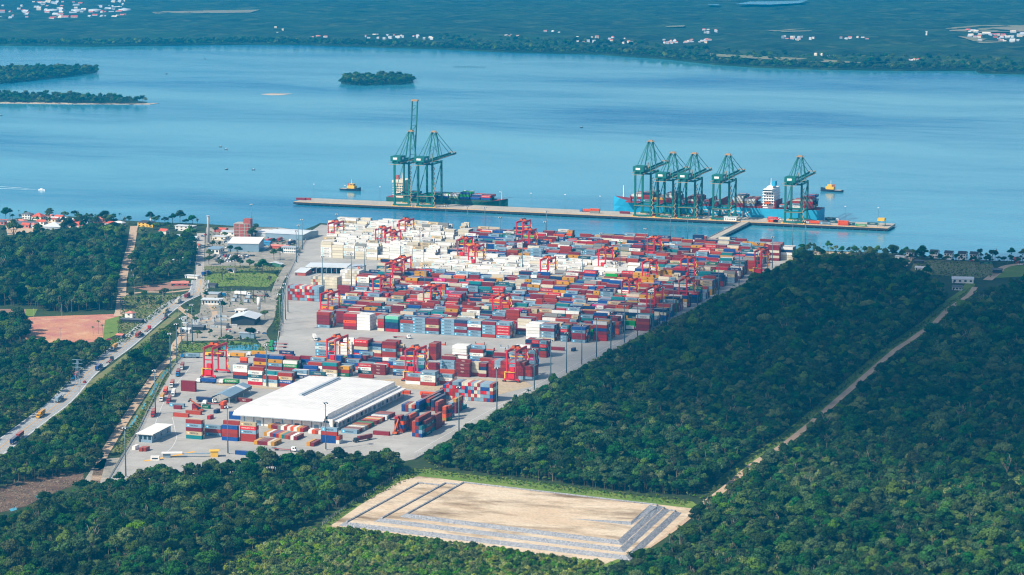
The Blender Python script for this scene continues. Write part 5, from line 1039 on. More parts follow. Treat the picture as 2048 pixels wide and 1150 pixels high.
# ------------------------------------------------------------------ wharf and bridge
QY0 = (G(586, 401).y+G(1789, 462).y)/2; QX0, QX1, QW = XatY(587, QY0, .6), XatY(1776, QY0, .6), 43.0
wf = empty('wharf', (QX0, QY0, 0)); tag(wf, 'long concrete wharf on piles standing in the bay', 'wharf'); QL = QX1-QX0
b = MB()
for k in range(40): b.box(QL*k/40+.02, QL*(k+1)/40-.02, 0, QW, -1.6, .6)
b.build('deck', m_quay, wf)
MB().box(0, QL, -.6, -.01, -2.0, .3).build('fender_beam', m_dark, wf); MB().box(.3, QL-.3, .2, .5, .62, 1.0).build('kerb', m_yel, wf); MB().box(0, QL, QW+.01, QW+.8, -2.4, .5).build('fender_beam', m_dark, wf)
b = MB()
for k in range(82):
    for y in (1.2, 9, 17, 25, 33, 41): b.tube((QL*(k+.5)/82, y, WZ-4), (QL*(k+.5)/82, y, -1.6), .6, .6, 6)
o = b.build('piles', m_concg, wf); o['kind'] = 'stuff'
for y in (5, 35.5): MB().box(0, QL, y-.12, y+.12, .6, .68).build('crane_rail', m_steel, wf)
bx0 = XatY(1481, QY0, .5)
br = empty('access_bridge', (bx0, 2560, 0)); tag(br, 'pale concrete bridge linking the yard to the wharf', 'bridge'); BL = QY0-.7-2560
MB().box(0, 11, 0, BL, -1.3, .5).build('deck', m_sand if False else m_quay, br); MB().box(.02, .4, 0, BL, .52, 1.3).build('parapet', m_concg, br); MB().box(10.6, 10.98, 0, BL, .52, 1.3).build('parapet', m_concg, br)
b = MB(); [b.tube((x, 6+k*12, WZ-4), (x, 6+k*12, -1.3), .6, .6, 6) for k in range(int(BL/12)) for x in (2, 9)]; o = b.build('piles', m_concg, br); o['kind'] = 'stuff'

# ------------------------------------------------------------------ ship-to-shore cranes
m_sts = M('crane_green', (20, 104, 94), .5, .15, .3); m_stsd = M('walkway_ochre', (172, 140, 98), .6, .1); m_wht = M('sign_white', (240, 240, 236), .5, .03)
def sts(scale, up):
    e = empty('ship_to_shore_crane'); S, Gg, H = 19.0, 30.5, 44*scale; LW = 2.1
    def mk(n, f, m=m_sts, par=None): b = MB(); f(b); return b.build(n, m, par or e)
    for x in (0, S):
        for y in (0, Gg): mk('leg', lambda b: b.bar((x, y, 2.4), (x, y, H+4), LW, LW))
    for y in (0, Gg):
        mk('sill_beam', lambda b: b.bar((-2, y, 2.2), (S+2, y, 2.2), 1.5, 1.8)); mk('portal_beam', lambda b: b.bar((.9, y, 14), (S-.9, y, 14), 1.2, 1.8)); mk('top_beam', lambda b: b.bar((.9, y, H+2), (S-.9, y, H+2), 1.3, 2))
        for x in (0, S): g_ = mk('bogie', lambda b: [b.box(x-4.2+q*2.2, x-2.6+q*2.2, y-.6, y+.6, .62, 1.9) for q in range(4)], m_yellow)
    for x in (0, S):
        mk('side_beam', lambda b: b.bar((x, .9, 14), (x, Gg-.9, 14), 1.1, 1.5)); mk('diagonal_brace', lambda b: b.bar((x, .9, 15), (x, Gg-.9, H), .75)); mk('upper_side_beam', lambda b: b.bar((x, .9, H+2), (x, Gg-.9, H+2), 1.1, 1.6))
    xc = S/2; gz = H+5
    for dx in (-3.4, 3.4): mk('girder', lambda b: b.bar((xc+dx, -22, gz), (xc+dx, Gg+4, gz), 1.2, 2.2))
    mk('cross_ties', lambda b: [b.bar((xc-2.8, -20+q*8, gz), (xc+2.8, -20+q*8, gz), .5) for q in range(7)])
    mh = mk('machinery_house', lambda b: b.box(xc-6.5, xc+6.5, -20, -4, gz+1.3, gz+7.4)); mk('sign_board', lambda b: b.box(xc-3.2, xc+2.2, -20.12, -20.01, gz+3.4, gz+5.8), m_wht, mh); mk('sign_board', lambda b: b.box(xc+6.51, xc+6.62, -15, -9, gz+3.2, gz+5.6), m_wht, mh)
    mk('walkway', lambda b: [b.box(xc-8.2, xc-7, -23, Gg, gz-.4, gz-.1), b.box(xc+7, xc+8.2, -23, Gg, gz-.4, gz-.1), b.box(xc-7, xc+7, -24.6, -22.2, gz-2.3, gz-2.0)], m_stsd)
    mk('operator_cab', lambda b: b.box(xc-2, xc+2, 8, 12, gz-5, gz-1.6), m_glass)
    A = H+33*scale if scale > 1.05 else H+31
    for x in (xc-5, xc+5):
        t = (xc-2.5 if x < xc else xc+2.5)
        mk('apex_leg', lambda b: b.bar((x+(-2 if x < xc else 2), Gg, gz), (t, Gg+1, A), 1.1)); mk('back_leg', lambda b: b.bar((x+(-2 if x < xc else 2), 6, gz), (t, Gg-1, A-1), .8)); mk('back_stay', lambda b: b.bar((x, -18, gz+1.2), (t, Gg-1, A), .45))
        mk('apex_brace', lambda b: b.bar((x, Gg, gz+9), (xc*2-x-(-1 if x < xc else 1)*2, Gg+.5, gz+19), .4))
    mk('apex_platform', lambda b: [b.box(xc-4.4, xc+4.4, Gg-2.4, Gg+3, A-.3, A+.2), b.box(xc-2.4, xc+2.4, Gg-1, Gg+1.6, A+.2, A+1.6)], m_stsd)
    BO = 66
    if not up:
        for dx in (-3.4, 3.4): mk('boom', lambda b: b.bar((xc+dx, Gg+4.2, gz), (xc+dx, Gg+BO, gz+1), 1.1, 2.0))
        mk('boom_ties', lambda b: [b.bar((xc-2.8, Gg+8+q*8, gz), (xc+2.8, Gg+8+q*8, gz), .5) for q in range(8)]); mk('boom_walkway', lambda b: [b.box(xc+4.2, xc+5.3, Gg+4, Gg+BO, gz+.1, gz+.4), b.box(xc-4, xc+4, Gg+BO-3, Gg+BO, gz+2.2, gz+2.9)], m_stsd)
        for t_ in (20, BO-6):
            for dx in (-3, 3): mk('fore_stay', lambda b: b.bar((xc+dx*.8, Gg+1.5, A), (xc+dx, Gg+t_, gz+1.2), .45))
        for q in (7, 14): mk('spotlight_mast', lambda b: b.bar((xc, Gg-q, gz+1), (xc, Gg-q, gz+8), .7), m_stsd)
    else:
        th = R(82); d = Vector((0, math.cos(th), math.sin(th)))
        for dx in (-3.4, 3.4): mk('boom', lambda b: b.bar(Vector((xc+dx, Gg+4.5, gz)), Vector((xc+dx, Gg+4.5, gz))+d*71, 1.1, 2.0))
        mk('boom_ties', lambda b: [b.bar(Vector((xc-2.8, Gg+4.5, gz))+d*(4+q*6), Vector((xc+2.8, Gg+4.5, gz))+d*(4+q*6+(5 if q % 2 else 0)), .5) for q in range(11)]); mk('boom_tip', lambda b: b.box(xc-4.2, xc+4.2, Gg+12, Gg+16, gz+69, gz+71), m_stsd)
        for dx in (-2.5, 2.5): mk('fore_stay', lambda b: b.bar((xc+dx, Gg+1.5, A), Vector((xc+dx, Gg+4.5, gz))+d*40, .4))
    # stair tower on the right land leg
    mk('stairs', lambda b: [b.bar((S+1.4+(q % 2)*2.2, -1.4, 3+q*3), (S+3.6-(q % 2)*2.2, -1.4, 6+q*3), .55, .8) for q in range(int(H/3)-1)], m_stsd)
    mk('cable_platform', lambda b: b.box(-1.2, S+1.2, -2.3, -1.0, 13.6, 13.9), m_stsd); return e
for px, py, sc_, up, lab in ((789.5, 407, 1.16, True, 'green quay crane with its boom raised upright above the small ship'), (836, 409, 1.16, False, 'green quay crane with lowered boom beside the raised crane'), (1270, 424, 1.13, False, 'tallest green quay crane over the bow of the blue ship'), (1314.5, 427, .98, False, 'green quay crane, second from the bow of the blue ship'), (1358, 429, .98, False, 'green quay crane, third from the bow of the blue ship'), (1426, 432.5, .98, False, 'green quay crane standing alone amidships of the blue ship'), (1570, 440, 1.0, False, 'green quay crane next to the white ship bridge at the stern')):
    e = sts(sc_, up); e.location = (XatY(px, QY0+5, 2), QY0+5, 0); tag(e, lab, 'crane', 'quay cranes on the wharf')

# ------------------------------------------------------------------ yard gantry cranes
m_rtg = M('crane_red', (206, 28, 44), .5, .08, .2); m_rtgd = M('trolley_orange', (206, 92, 34), .55, .2, .8)
def rtg():
    e = empty('yard_gantry_crane'); S, Y, H = 7.2, 25.0, 24.0
    def mk(n, f, m=m_rtg, par=None): b = MB(); f(b); return b.build(n, m, par or e)
    for x in (0, S):
        for y in (0, Y): mk('leg', lambda b: b.bar((x, y, 2), (x, y, H-.9), 1.0, 1.2))
        mk('girder', lambda b: b.bar((x, -.7, H), (x, Y+.7, H), 1.1, 1.9))
    for y in (0, Y):
        mk('sill_beam', lambda b: b.bar((-2.4, y, 2.3), (S+2.4, y, 2.3), 1.0, 1.2)); mk('upper_tie', lambda b: b.bar((.6, y, 18 if y else 15), (S-.6, y, 18 if y else 15), .6, .8))
        for x in (-2.2, S+2.2):
            g = mk('bogie', lambda b: b.bar((x, y, 1.0), (x, y, 2.6), .9)); mk('wheel', lambda b: [b.tube((x+q, y-.35, .75), (x+q, y+.35, .75), .75, .75, 10) for q in (-.85, .85)], m_dk, g)
    t = mk('trolley', lambda b: [b.box(-.6, S+.6, 9.6, 14.4, H+1.0, H+1.4), b.box(.6, 2.8, 10, 12.6, H+1.4, H+2.9), b.box(4.0, 6.4, 11, 14, H+1.4, H+2.5)], m_rtgd); mk('hoist_drum', lambda b: b.tube((1, 12, H+2.4), (S-1, 12, H+3.4), .6, .6, 8), m_dark, t)
    mk('operator_cab', lambda b: b.box(S-2.6, S-.6, 15.2, 17.4, H-3.8, H-1.2), m_glass, t); mk('spreader', lambda b: b.box(-2.2, S+2.2, 11.4, 12.8, H-6, H-5.4), m_yellow, t); mk('hoist_rope', lambda b: [b.bar((x, 12.1, H-5.4), (x, 12.1, H+1), .12) for x in (.8, S-.8)], m_dark, t)
    mk('power_house', lambda b: b.box(1.2, S-.6, -1.5, 1.4, 3.1, 7)); mk('control_house', lambda b: b.box(2.6, S-.6, -1.2, 1.2, 8.6, 12)); mk('platform', lambda b: [b.box(-2, S-.2, -1.8, 1.6, 7.9, 8.2), b.box(-1.8, -.8, -1.4, 1.4, 3, 8)], m_yellow)
    mk('stairs', lambda b: [b.bar((S+.9+(q % 2)*1.3, Y-.4, 3+q*2.6), (S+2.2-(q % 2)*1.3, Y-.4, 5.6+q*2.6), .4, .7) for q in range(7)], m_yellow); return e
R0 = rtg()
RT = [(407.6, 694, 'red yard gantry crane straddling the truck lane near the entrance'), (654, 678, 'red yard gantry crane over the blue and green containers beyond the warehouse'), (811, 700, 'red yard gantry crane with yellow stairs beside the warehouse end'), (1013.8, 701, 'red yard gantry crane over the maroon container wall')]
GEN = 'red yard gantry crane working over the packed container block'
for q in [(641, 587), (746, 557), (771, 527), (789, 518), (847, 575), (985, 594), (1081, 518.5), (1197, 499), (1285, 524), (1295, 478), (1362, 518), (1358.6, 560), (1294, 577), (1243.5, 562), (1510, 502)]: RT.append((*q, None))
for q in [(656, 446), (751, 458), (771, 465), (798, 441)]: RT.append((*q, 'red yard gantry crane over the white refrigerated containers'))
for q in [(915, 479), (937, 493), (1033, 443.5), (1043.7, 462)]: RT.append((*q, None))
for i, (px, py, lab) in enumerate(RT):
    p = G(px, py, 25.0); lab = lab or ('red yard gantry crane, %s block behind the front row, %s' % (['first', 'second', 'third', 'fourth', 'fifth', 'sixth', 'seventh', 'eighth', 'ninth', 'tenth'][int(min(9, max(0, (p.y-1985)/60)))], 'near the forest fence' if p.x > -700 else ('amid the yard' if p.x > -800 else 'towards the gate'))); e = R0 if i == 0 else copy_tree(R0, (p.x, p.y, .06)); e.location = (p.x, p.y, .06); tag(e, lab, 'crane', 'red yard gantry cranes')

# ------------------------------------------------------------------ ships
def hull(L, B, D, draft, bow, bm, rm, parent, sheer=3.0, n=26):
    b = MB(); ring = []
    for i in range(n+1):
        t = i/n; x = L*t; wf_ = min(1, (t/bow)**.55) if t < bow else (1 if t < .9 else 1-.25*(t-.9)/.1); wb_ = min(1, (max(0, t-.025)/(bow*1.5))**.8) if t < bow*1.5 else wf_
        zt = D+sheer*max(0, 1-t/.14)**1.4; ring.append([(x, -B/2*wb_*.75, -draft), (x+(.0), -B/2*(wb_*.9+.1*wf_), .9), (x, -B/2*(.55*wb_+.45*wf_), D*.55), (x, -B/2*wf_, zt), (x, B/2*wf_, zt), (x, B/2*(.55*wb_+.45*wf_), D*.55), (x, B/2*(wb_*.9+.1*wf_), .9), (x, B/2*wb_*.75, -draft)])
    for i in range(n):
        for k in (0, 1, 2, 4, 5, 6):
            a, c = ring[i], ring[i+1]; b.poly([a[k], c[k], c[k+1], a[k+1]], mi=1 if k in (0, 6) else 0)
        b.poly([ring[i][3], ring[i+1][3], ring[i+1][4], ring[i][4]], mi=2)
    b.poly(ring[-1]); b.poly(ring[0][::-1]); return b.build('hull', [bm, rm, M('deck_red', (140, 46, 48), .7)], parent)
m_hblue = M('hull_blue', (46, 162, 198), .5, .1, .05); m_hred = M('antifouling_red', (176, 34, 52), .6); m_hgreen = M('hull_green', (24, 86, 74), .5, .06, .05)
SB = 38; _sy = QY0+QW+2+SB/2; BX = XatY(1228, _sy, 14); SX = XatY(1644, _sy, 6); SL = SX-BX
sh = empty('container_ship', (BX, QY0+QW+2+SB/2, WZ)); tag(sh, 'light blue container ship with white bridge tower moored at the wharf', 'ship')
hull(SL, SB, 14.5, 3, .2, m_hblue, m_hred, sh, 5.5); fx = SL*.735
b = MB(); b.box(fx, fx+13, -15, 15, 14, 34); [b.box(fx-1, fx+14, -16, 16, 17+3.2*q, 17.4+3.2*q) for q in range(6)]; b.box(fx+1, fx+12, -19, 19, 34, 37.2); b.box(fx+3, fx+10, -8, 8, 37.3, 39.5); sup = b.build('superstructure', m_wht, sh)
[MB().box(fx-.08, fx-.01, -13+q*3.6, -11+q*3.6, 18+3.2*z_, 19.6+3.2*z_).build('window', m_glass, sup) for q in range(8) for z_ in range(5)]; [MB().box(fx+1.5+q*3, fx+3.3+q*3, -15.08, -15.01, 18+3.2*z_, 19.6+3.2*z_).build('window', m_glass, sup) for q in range(4) for z_ in range(5)]
MB().box(fx+1, fx+12, -19.06, -19.01, 35, 36.4).build('bridge_window', m_glass, sup); MB().tube((fx+6, 0, 39.5), (fx+6, 0, 48), .6, .3, 8).build('mast', m_wht, sh); MB().box(fx+8, fx+12, -4, 4, 39.6, 45).build('funnel', m_hblue, sh); MB().box(fx+3, fx+10, -19.8, -17, 20, 22.4).build('lifeboat', m_rtgd, sh)
MB().tube((12, 0, 19), (12, 0, 33), .8, .4, 8).build('foremast', m_wht, sh)
for q in range(13):
    x = 26+q*13.9
    if x > fx-9: x += 24
    if x < SL-8: MB().box(x-.5, x+.5, -SB/2+1, SB/2-1, 14.4, 23).build('lashing_bridge', M('deck_red', (140, 46, 48)), sh)
MB().box(20, fx-2, -SB/2+2, SB/2-2, 14.45, 16.2).build('hatch_covers', M('deck_red', (140, 46, 48)), sh)
r, w_ = text_rects('MAERSK', 7.5); b = MB(); k_ = 1.9
for a, c, z0, z1 in r: b.poly([(SL*.40+a*k_, -SB/2-.08, 3+z0), (SL*.40+c*k_, -SB/2-.08, 3+z0), (SL*.40+c*k_, -SB/2-.08, 3+z1), (SL*.40+a*k_, -SB/2-.08, 3+z1)], WHITE)
b.build('lettering', m_print, sh)
def deck_load(x0, x1, ship, hts, Bw, zd, mix, skipx=()):
    x = x0; i = 0
    while x+12.3 < x1:
        h = hts[i % len(hts)]; i += 1
        if not any(a < x+6 < c for a, c in skipx):
            for r_ in range(int(Bw/2.5)):
                hh = max(0, h+rng.choice([0, 0, 0, -1]))
                for l in range(hh):
                    if l == hh-1 or r_ == 0 or rng.random() < .3: addc(ship.location.x+x+6.1, ship.location.y-Bw/2+1.3+r_*2.5, WZ+zd+l*CH, 'x', 12.19, rng.choice(mix), True, 'ship', l, hh)
        x += 13.9
deck_load(27, SL-6, sh, [3, 4, 2, 4, 1, 3, 1, 1, 0, 4, 3, 2, 2, 1, 3, 5, 5], SB-4, 16.3, MIX+['w', 'mw', 'm', 'mk']*6, ((fx-6, fx+20),))
B2 = 24; BX2, SX2 = XatY(778, QY0+QW+14, 4), XatY(1016, QY0+QW+14, 8); L2 = SX2-BX2
s2 = empty('feeder_ship', (SX2, QY0+QW+2+B2/2, WZ), math.pi); tag(s2, 'small dark green cargo ship with cream bridge under the raised crane', 'ship')
hull(L2, B2, 8.5, 2, .16, m_hgreen, m_hred, s2, 3.0)
b = MB(); b.box(L2-24, L2-10, -10, 10, 8.5, 27); b.box(L2-25, L2-9, -12, 12, 27, 30); [b.box(L2-25, L2-9, -11, 11, 11.5+3*q, 11.9+3*q) for q in range(5)]; sp2 = b.build('superstructure', m_cream, s2); [MB().box(L2-23+q*3, L2-21.4+q*3, 10.01, 10.08, 12.4+3*z_, 13.8+3*z_).build('window', m_glass, sp2) for q in range(4) for z_ in range(4)]
MB().box(L2-14, L2-10, -3, 3, 30, 35).build('funnel', m_brick, s2); MB().tube((L2-18, 0, 30), (L2-18, 0, 38), .5, .3, 8).build('mast', m_wht, s2); MB().tube((8, 0, 10), (8, 0, 20), .5, .3, 8).build('foremast', m_cream, s2); MB().box(18, L2-27, -B2/2+2, B2/2-2, 8.55, 9.8).build('hatch_covers', m_hgreen, s2)
class _o: pass
fk = _o(); fk.location = Vector((BX2, s2.location.y, WZ))
deck_load(28, L2-14, fk, [2, 1, 2, 2, 2, 3, 2, 2, 3], B2-4, 9.9, ['n', 'b', 'gg', 'gr', 'w', 'm', 'b', 'hs', 'gg'])
def tug(px, py, rz, lab):
    e = empty('tugboat', G(px, py, WZ), rz); tag(e, lab, 'tugboat', 'yellow and black tugboats')
    b = MB(); n = 14; rg = []
    for i in range(n+1):
        t = i/n; x = -15+30*t; w_ = 5*min(1, (max(0, 1-t)/.3)**.5+.0) if t > .7 else 5*min(1, .8+t); zt = 2.2+2.4*max(0, t-.45)**1.5*3; rg.append([(x, -w_*.8, -1), (x, -w_, zt), (x, w_, zt), (x, w_*.8, -1)])
    for i in range(n):
        for k in range(3): b.poly([rg[i][k], rg[i][k+1], rg[i+1][k+1], rg[i+1][k]])
    b.poly(rg[0]); b.poly(rg[-1][::-1]); b.build('hull', M('tug_navy', (30, 44, 62), .6), e)
    MB().box(-4, 7, -3.4, 3.4, 3, 6.4).build('deckhouse', m_yellow, e); MB().box(-1, 5, -2.6, 2.6, 6.45, 9).build('bridge', m_yellow, e); MB().box(5.01, 5.08, -2.2, 2.2, 7.2, 8.4).build('window', m_glass, e); MB().box(-.5, 4.5, -2.68, -2.61, 7.2, 8.4).build('window', m_glass, e); MB().tube((1, 0, 9), (1, 0, 15), .3, .15, 6).build('mast', m_wht, e); MB().tube((-3, 1.6, 6.4), (-3, 1.6, 9.5), .7, .6, 8).build('funnel', m_rtgd, e); MB().tube((-3, -1.6, 6.4), (-3, -1.6, 9.5), .7, .6, 8).build('funnel', m_rtgd, e)
    MB().box(-14, -5, -3.6, 3.6, 2.2, 2.6).build('aft_deck', m_concg, e); return e
tug(702, 381, R(-8), 'yellow and black tugboat beyond the left end of the wharf'); tug(1663, 383, R(172), 'yellow and black tugboat off the stern of the blue ship')
e = empty('motorboat', G(84, 381, WZ), R(-12)); tag(e, 'small white motorboat trailing a long wake', 'boat'); b = MB(); b.poly([(-5, -1.6, .1), (5, 0, .3), (5, 0, 1.6), (-5, -1.6, 1.3)]); b.poly([(5, 0, .3), (-5, 1.6, .1), (-5, 1.6, 1.3), (5, 0, 1.6)]); b.poly([(-5, -1.6, 1.3), (5, 0, 1.6), (-5, 1.6, 1.3)]); b.poly([(-5, 1.6, .1), (-5, -1.6, .1), (-5, -1.6, 1.3), (-5, 1.6, 1.3)]); b.build('hull', m_wht, e); MB().box(-2.5, 1.5, -1, 1, 1.3, 2.6).build('cabin', m_wht, e)
m_foam = M('wake_foam', (196, 222, 230), .8, .3, .2)
for s_ in (-1, 1): o = MB().poly([tuple(G(82, 380.6+s_*.2, WZ+.06)), tuple(G(40, 377+s_*1.0, WZ+.06)), tuple(G(-20, 374+s_*2.0, WZ+.06)), tuple(G(-20, 374+s_*2.6, WZ+.06)), tuple(G(40, 377+s_*1.5, WZ+.06))]).build('wake', m_foam); tag(o, kind='structure')
for k, (px, py) in enumerate(((453, 339), (507, 340), (333, 148), (410, 118), (1163, 255), (452, 299), (441, 294), (2, 231))):
    e = empty('small_boat', G(px, py, WZ), rng.uniform(0, 3)); tag(e, 'tiny dark boat adrift on the open bay', 'boat', 'tiny boats on the bay'); MB().box(-2.4, 2.4, -.8, .8, 0, .9).build('hull', m_navyr, e); MB().box(-1, .8, -.6, .6, .9, 1.9).build('cabin', m_roofw, e)
b = MB(); p0_, p1_ = G(908, 134, WZ), G(970, 135, WZ)
for k in range(22): q = p0_.lerp(p1_, k/21); b.bar((q.x, q.y, WZ-1), (q.x, q.y, WZ+2.2), .8)
o = b.build('fish_trap', m_dark); tag(o, 'long row of dark stakes standing in the bay', 'fish trap')

# things on the wharf
for px, cc, dy in ((1676, ['o', 'o'], 8), (1712, ['gr'], 6), (1735, ['tl'], 24), (1536, ['o'], 8), (1547, ['g'], 8), (1538, ['hs'], 20), (1590, ['nv'], 8), (1612, ['m'], 22), (1655, ['tl'], 26), (1180, ['g', 'o'], 18), (1240, ['m'], 26), (1300, ['r'], 14), (1345, ['m'], 14), (1385, ['mk'], 14), (593, ['m'], 20), (604, ['r'], 22), (1640, ['mk'], 10)):
    X_ = XatY(px, QY0+dy, 1)
    for l, c_ in enumerate(cc): addc(X_+6, QY0+dy, .62+l*CH, 'x', 12.19, c_, True, 'ship', l, len(cc))
e = empty('wharf_office', (XatY(1448, QY0+4, .6), QY0+3, .62)); tag(e, 'small white office building on the wharf beside the bridge head', 'office'); MB().box(0, 15, 0, 7, 0, 4.4).build('wall', m_white, e); MB().box(-.4, 15.4, -.4, 7.4, 4.42, 4.8).build('roof', m_roofw, e); [MB().box(1.5+q*2.6, 3+q*2.6, -.07, -.01, 1.4, 2.6).build('window', m_glass, e) for q in range(5)]
e = empty('hopper', (XatY(1763, QY0+18, 1), QY0+18, .62)); tag(e, 'yellow and green hopper frame at the right tip of the wharf', 'hopper'); [MB().bar((x, y, 0), (x*.8, y*.8, 6), .5).build('leg', m_green, e) for x in (-4, 4) for y in (-4, 4)]; MB().box(-4, 4, -4, 4, 6.05, 9).build('bin', m_yellow, e)
for px in (628, 690, 760, 930, 1000, 1062, 1130, 1200, 1500, 1690, 1756):
    e = empty('wharf_lamp', (XatY(px, QY0+41, .6), QY0+41, .62)); tag(e, 'slim lamp post on the seaward edge of the wharf', 'lamp', 'lamp posts of the wharf'); MB().tube((0, 0, 0), (0, 0, 18), .22, .14, 6).build('pole', m_pole, e); MB().box(-.9, .9, -.3, .3, 17.6, 18.1).build('lamp_head', m_wht, e)
# ------------------------------------------------------------------ light masts, poles
def mast_mesh(H=33.0):
    e = empty('floodlight_mast'); MB().tube((0, 0, 0), (0, 0, H), .5, .28, 8).build('pole', m_pole, e, True); MB().box(-.9, .9, -.9, .9, -.2, .5).build('footing', m_concg, e)
    hd = MB(); hd.tube((0, 0, H-.6), (0, 0, H+.5), 1.1, 1.1, 8); hd.build('lamp_ring', m_steel, e)
    for k in range(8): a = k*math.pi/4; MB().box(1.5*math.cos(a)-.35, 1.5*math.cos(a)+.35, 1.5*math.sin(a)-.35, 1.5*math.sin(a)+.35, H-.5, H+.2).build('floodlight', m_wht if k % 2 else m_dark, e)
    return e
M0 = mast_mesh(); MA = [(251.8, 954), (311, 829), (456, 908), (651.8, 900), (533.7, 773), (341.5, 749), (354, 728), (364, 716), (375, 697), (385, 686), (442.6, 675), (560, 663), (566, 648), (571, 640), (576, 625), (593, 525), (598, 512), (605, 500), (645.5, 581), (674, 488), (504, 467), (729, 560), (703, 575), (758, 520), (788, 505), (840, 520), (1000, 495), (1090, 505)]
MR = [(918, 865), (993.8, 823), (1068.5, 782), (1101.5, 764), (1133, 747), (1163.5, 730), (1193, 716), (1221.6, 702), (1249, 688), (1275, 674), (1301, 661), (1326, 648), (1346, 638), (1395, 613), (1437, 592), (1478, 571), (1515, 552), (1544.5, 538)]
MS = [(892, 470), (935, 472), (970, 474), (1093, 482), (1340, 493), (1585, 502), (1610, 504), (1375, 492)]
MM = [(1165, 570), (1240, 545), (1202, 530), (1290, 520), (1045, 550), (850, 600)]
for i, ((px, py), lab) in enumerate([(q, 'tall floodlight mast beside the left fence of the yard') for q in MA] + [(q, 'tall floodlight mast along the forest-side fence of the yard') for q in MR] + [(q, 'tall floodlight mast on the waterfront edge of the yard') for q in MS] + [(q, 'tall floodlight mast rising between the container blocks') for q in MM]):
    e = M0 if i == 0 else copy_tree(M0, (0, 0, 0)); e.location = G(px, py); tag(e, lab, 'mast', 'floodlight masts of the yard')
def pole0():
    e = empty('utility_pole'); MB().tube((0, 0, 0), (0, 0, 11), .2, .15, 6).build('pole', m_concg, e); MB().bar((-1.3, 0, 10.2), (1.3, 0, 10.2), .2).build('crossarm', m_bark, e); return e
P0 = pole0()
for i, (px, py) in enumerate([(358, 635), (300, 688), (387, 600), (325, 605), (346, 595), (298, 621), (270, 602), (46, 640), (68, 640), (121, 680), (124, 632), (395, 520), (394, 500), (394, 480), (391, 545), (389, 563), (157, 760), (560, 545), (440, 545), (414, 560), (156, 438), (470, 560), (160, 800), (1672, 511), (1640, 505), (1513, 634)]):
    e = P0 if i == 0 else copy_tree(P0, (0, 0, 0)); e.location = G(px, py); tag(e, 'slim concrete utility pole with crossarm beside a road', 'pole', 'utility poles along the roads')
e = empty('lattice_pylon', G(156, 770)); tag(e, 'blue-grey lattice power pylon in the trees beside the highway', 'pylon')
for x in (-1, 1):
    for y in (-1, 1): MB().bar((x*1.6, y*1.6, 0), (x*.5, y*.5, 20), .25).build('leg', m_bluegrey, e)
for z in (14, 17, 20): MB().bar((-4.5, 0, z), (4.5, 0, z), .3).build('crossarm', m_bluegrey, e)
MB(); b = MB(); [b.bar((-1.6+q*.22, -1.6+q*.22, q*4), (1.6-q*.22, -1.6+q*.22, q*4+4), .15) for q in range(5)]; b.build('bracing', m_bluegrey, e)

# ------------------------------------------------------------------ fences
def fence(px, label, h=2.6, step=4.0):
    P = [G(*q) for q in px]; e = empty('fence', P[0]); tag(e, label, 'fence'); b = MB(); w_ = MB()
    for i in range(len(P)-1):
        a, c = P[i]-P[0], P[i+1]-P[0]; n = max(1, int((c-a).length/step))
        for k in range(n): q = a.lerp(c, k/n); b.bar((q.x, q.y, 0), (q.x, q.y, h), .16)
        for z in (.5, 1.2, 1.9, 2.5): w_.bar((a.x, a.y, z), (c.x, c.y, z), .06)
        w_.bar((a.x, a.y, .2), (c.x, c.y, .2), .25, .4)
    o = b.build('posts', m_concg, e); o['kind'] = 'stuff'; w_.build('wires', m_steel, e)
fence([(213, 968), (278, 860), (327, 758), (356, 722), (372, 708)], 'wire fence with pale posts along the entrance side of the yard')
fence([(561, 672), (563, 612), (576, 552), (595, 512), (622, 462)], 'wire fence along the gravel road beside the yard gate')
fence([(1583, 522), (1412, 606), (1240, 695), (1035, 804), (828, 920)], 'long wire fence between the yard and the dark forest')
fence([(645, 1050), (700, 1012), (812, 944)], 'pale post fence along the wood left of the rock terrace', 2.0, 3.0)
fence([(403, 613), (458, 614), (462, 604)], 'grey wall-like fence in front of the substation building')

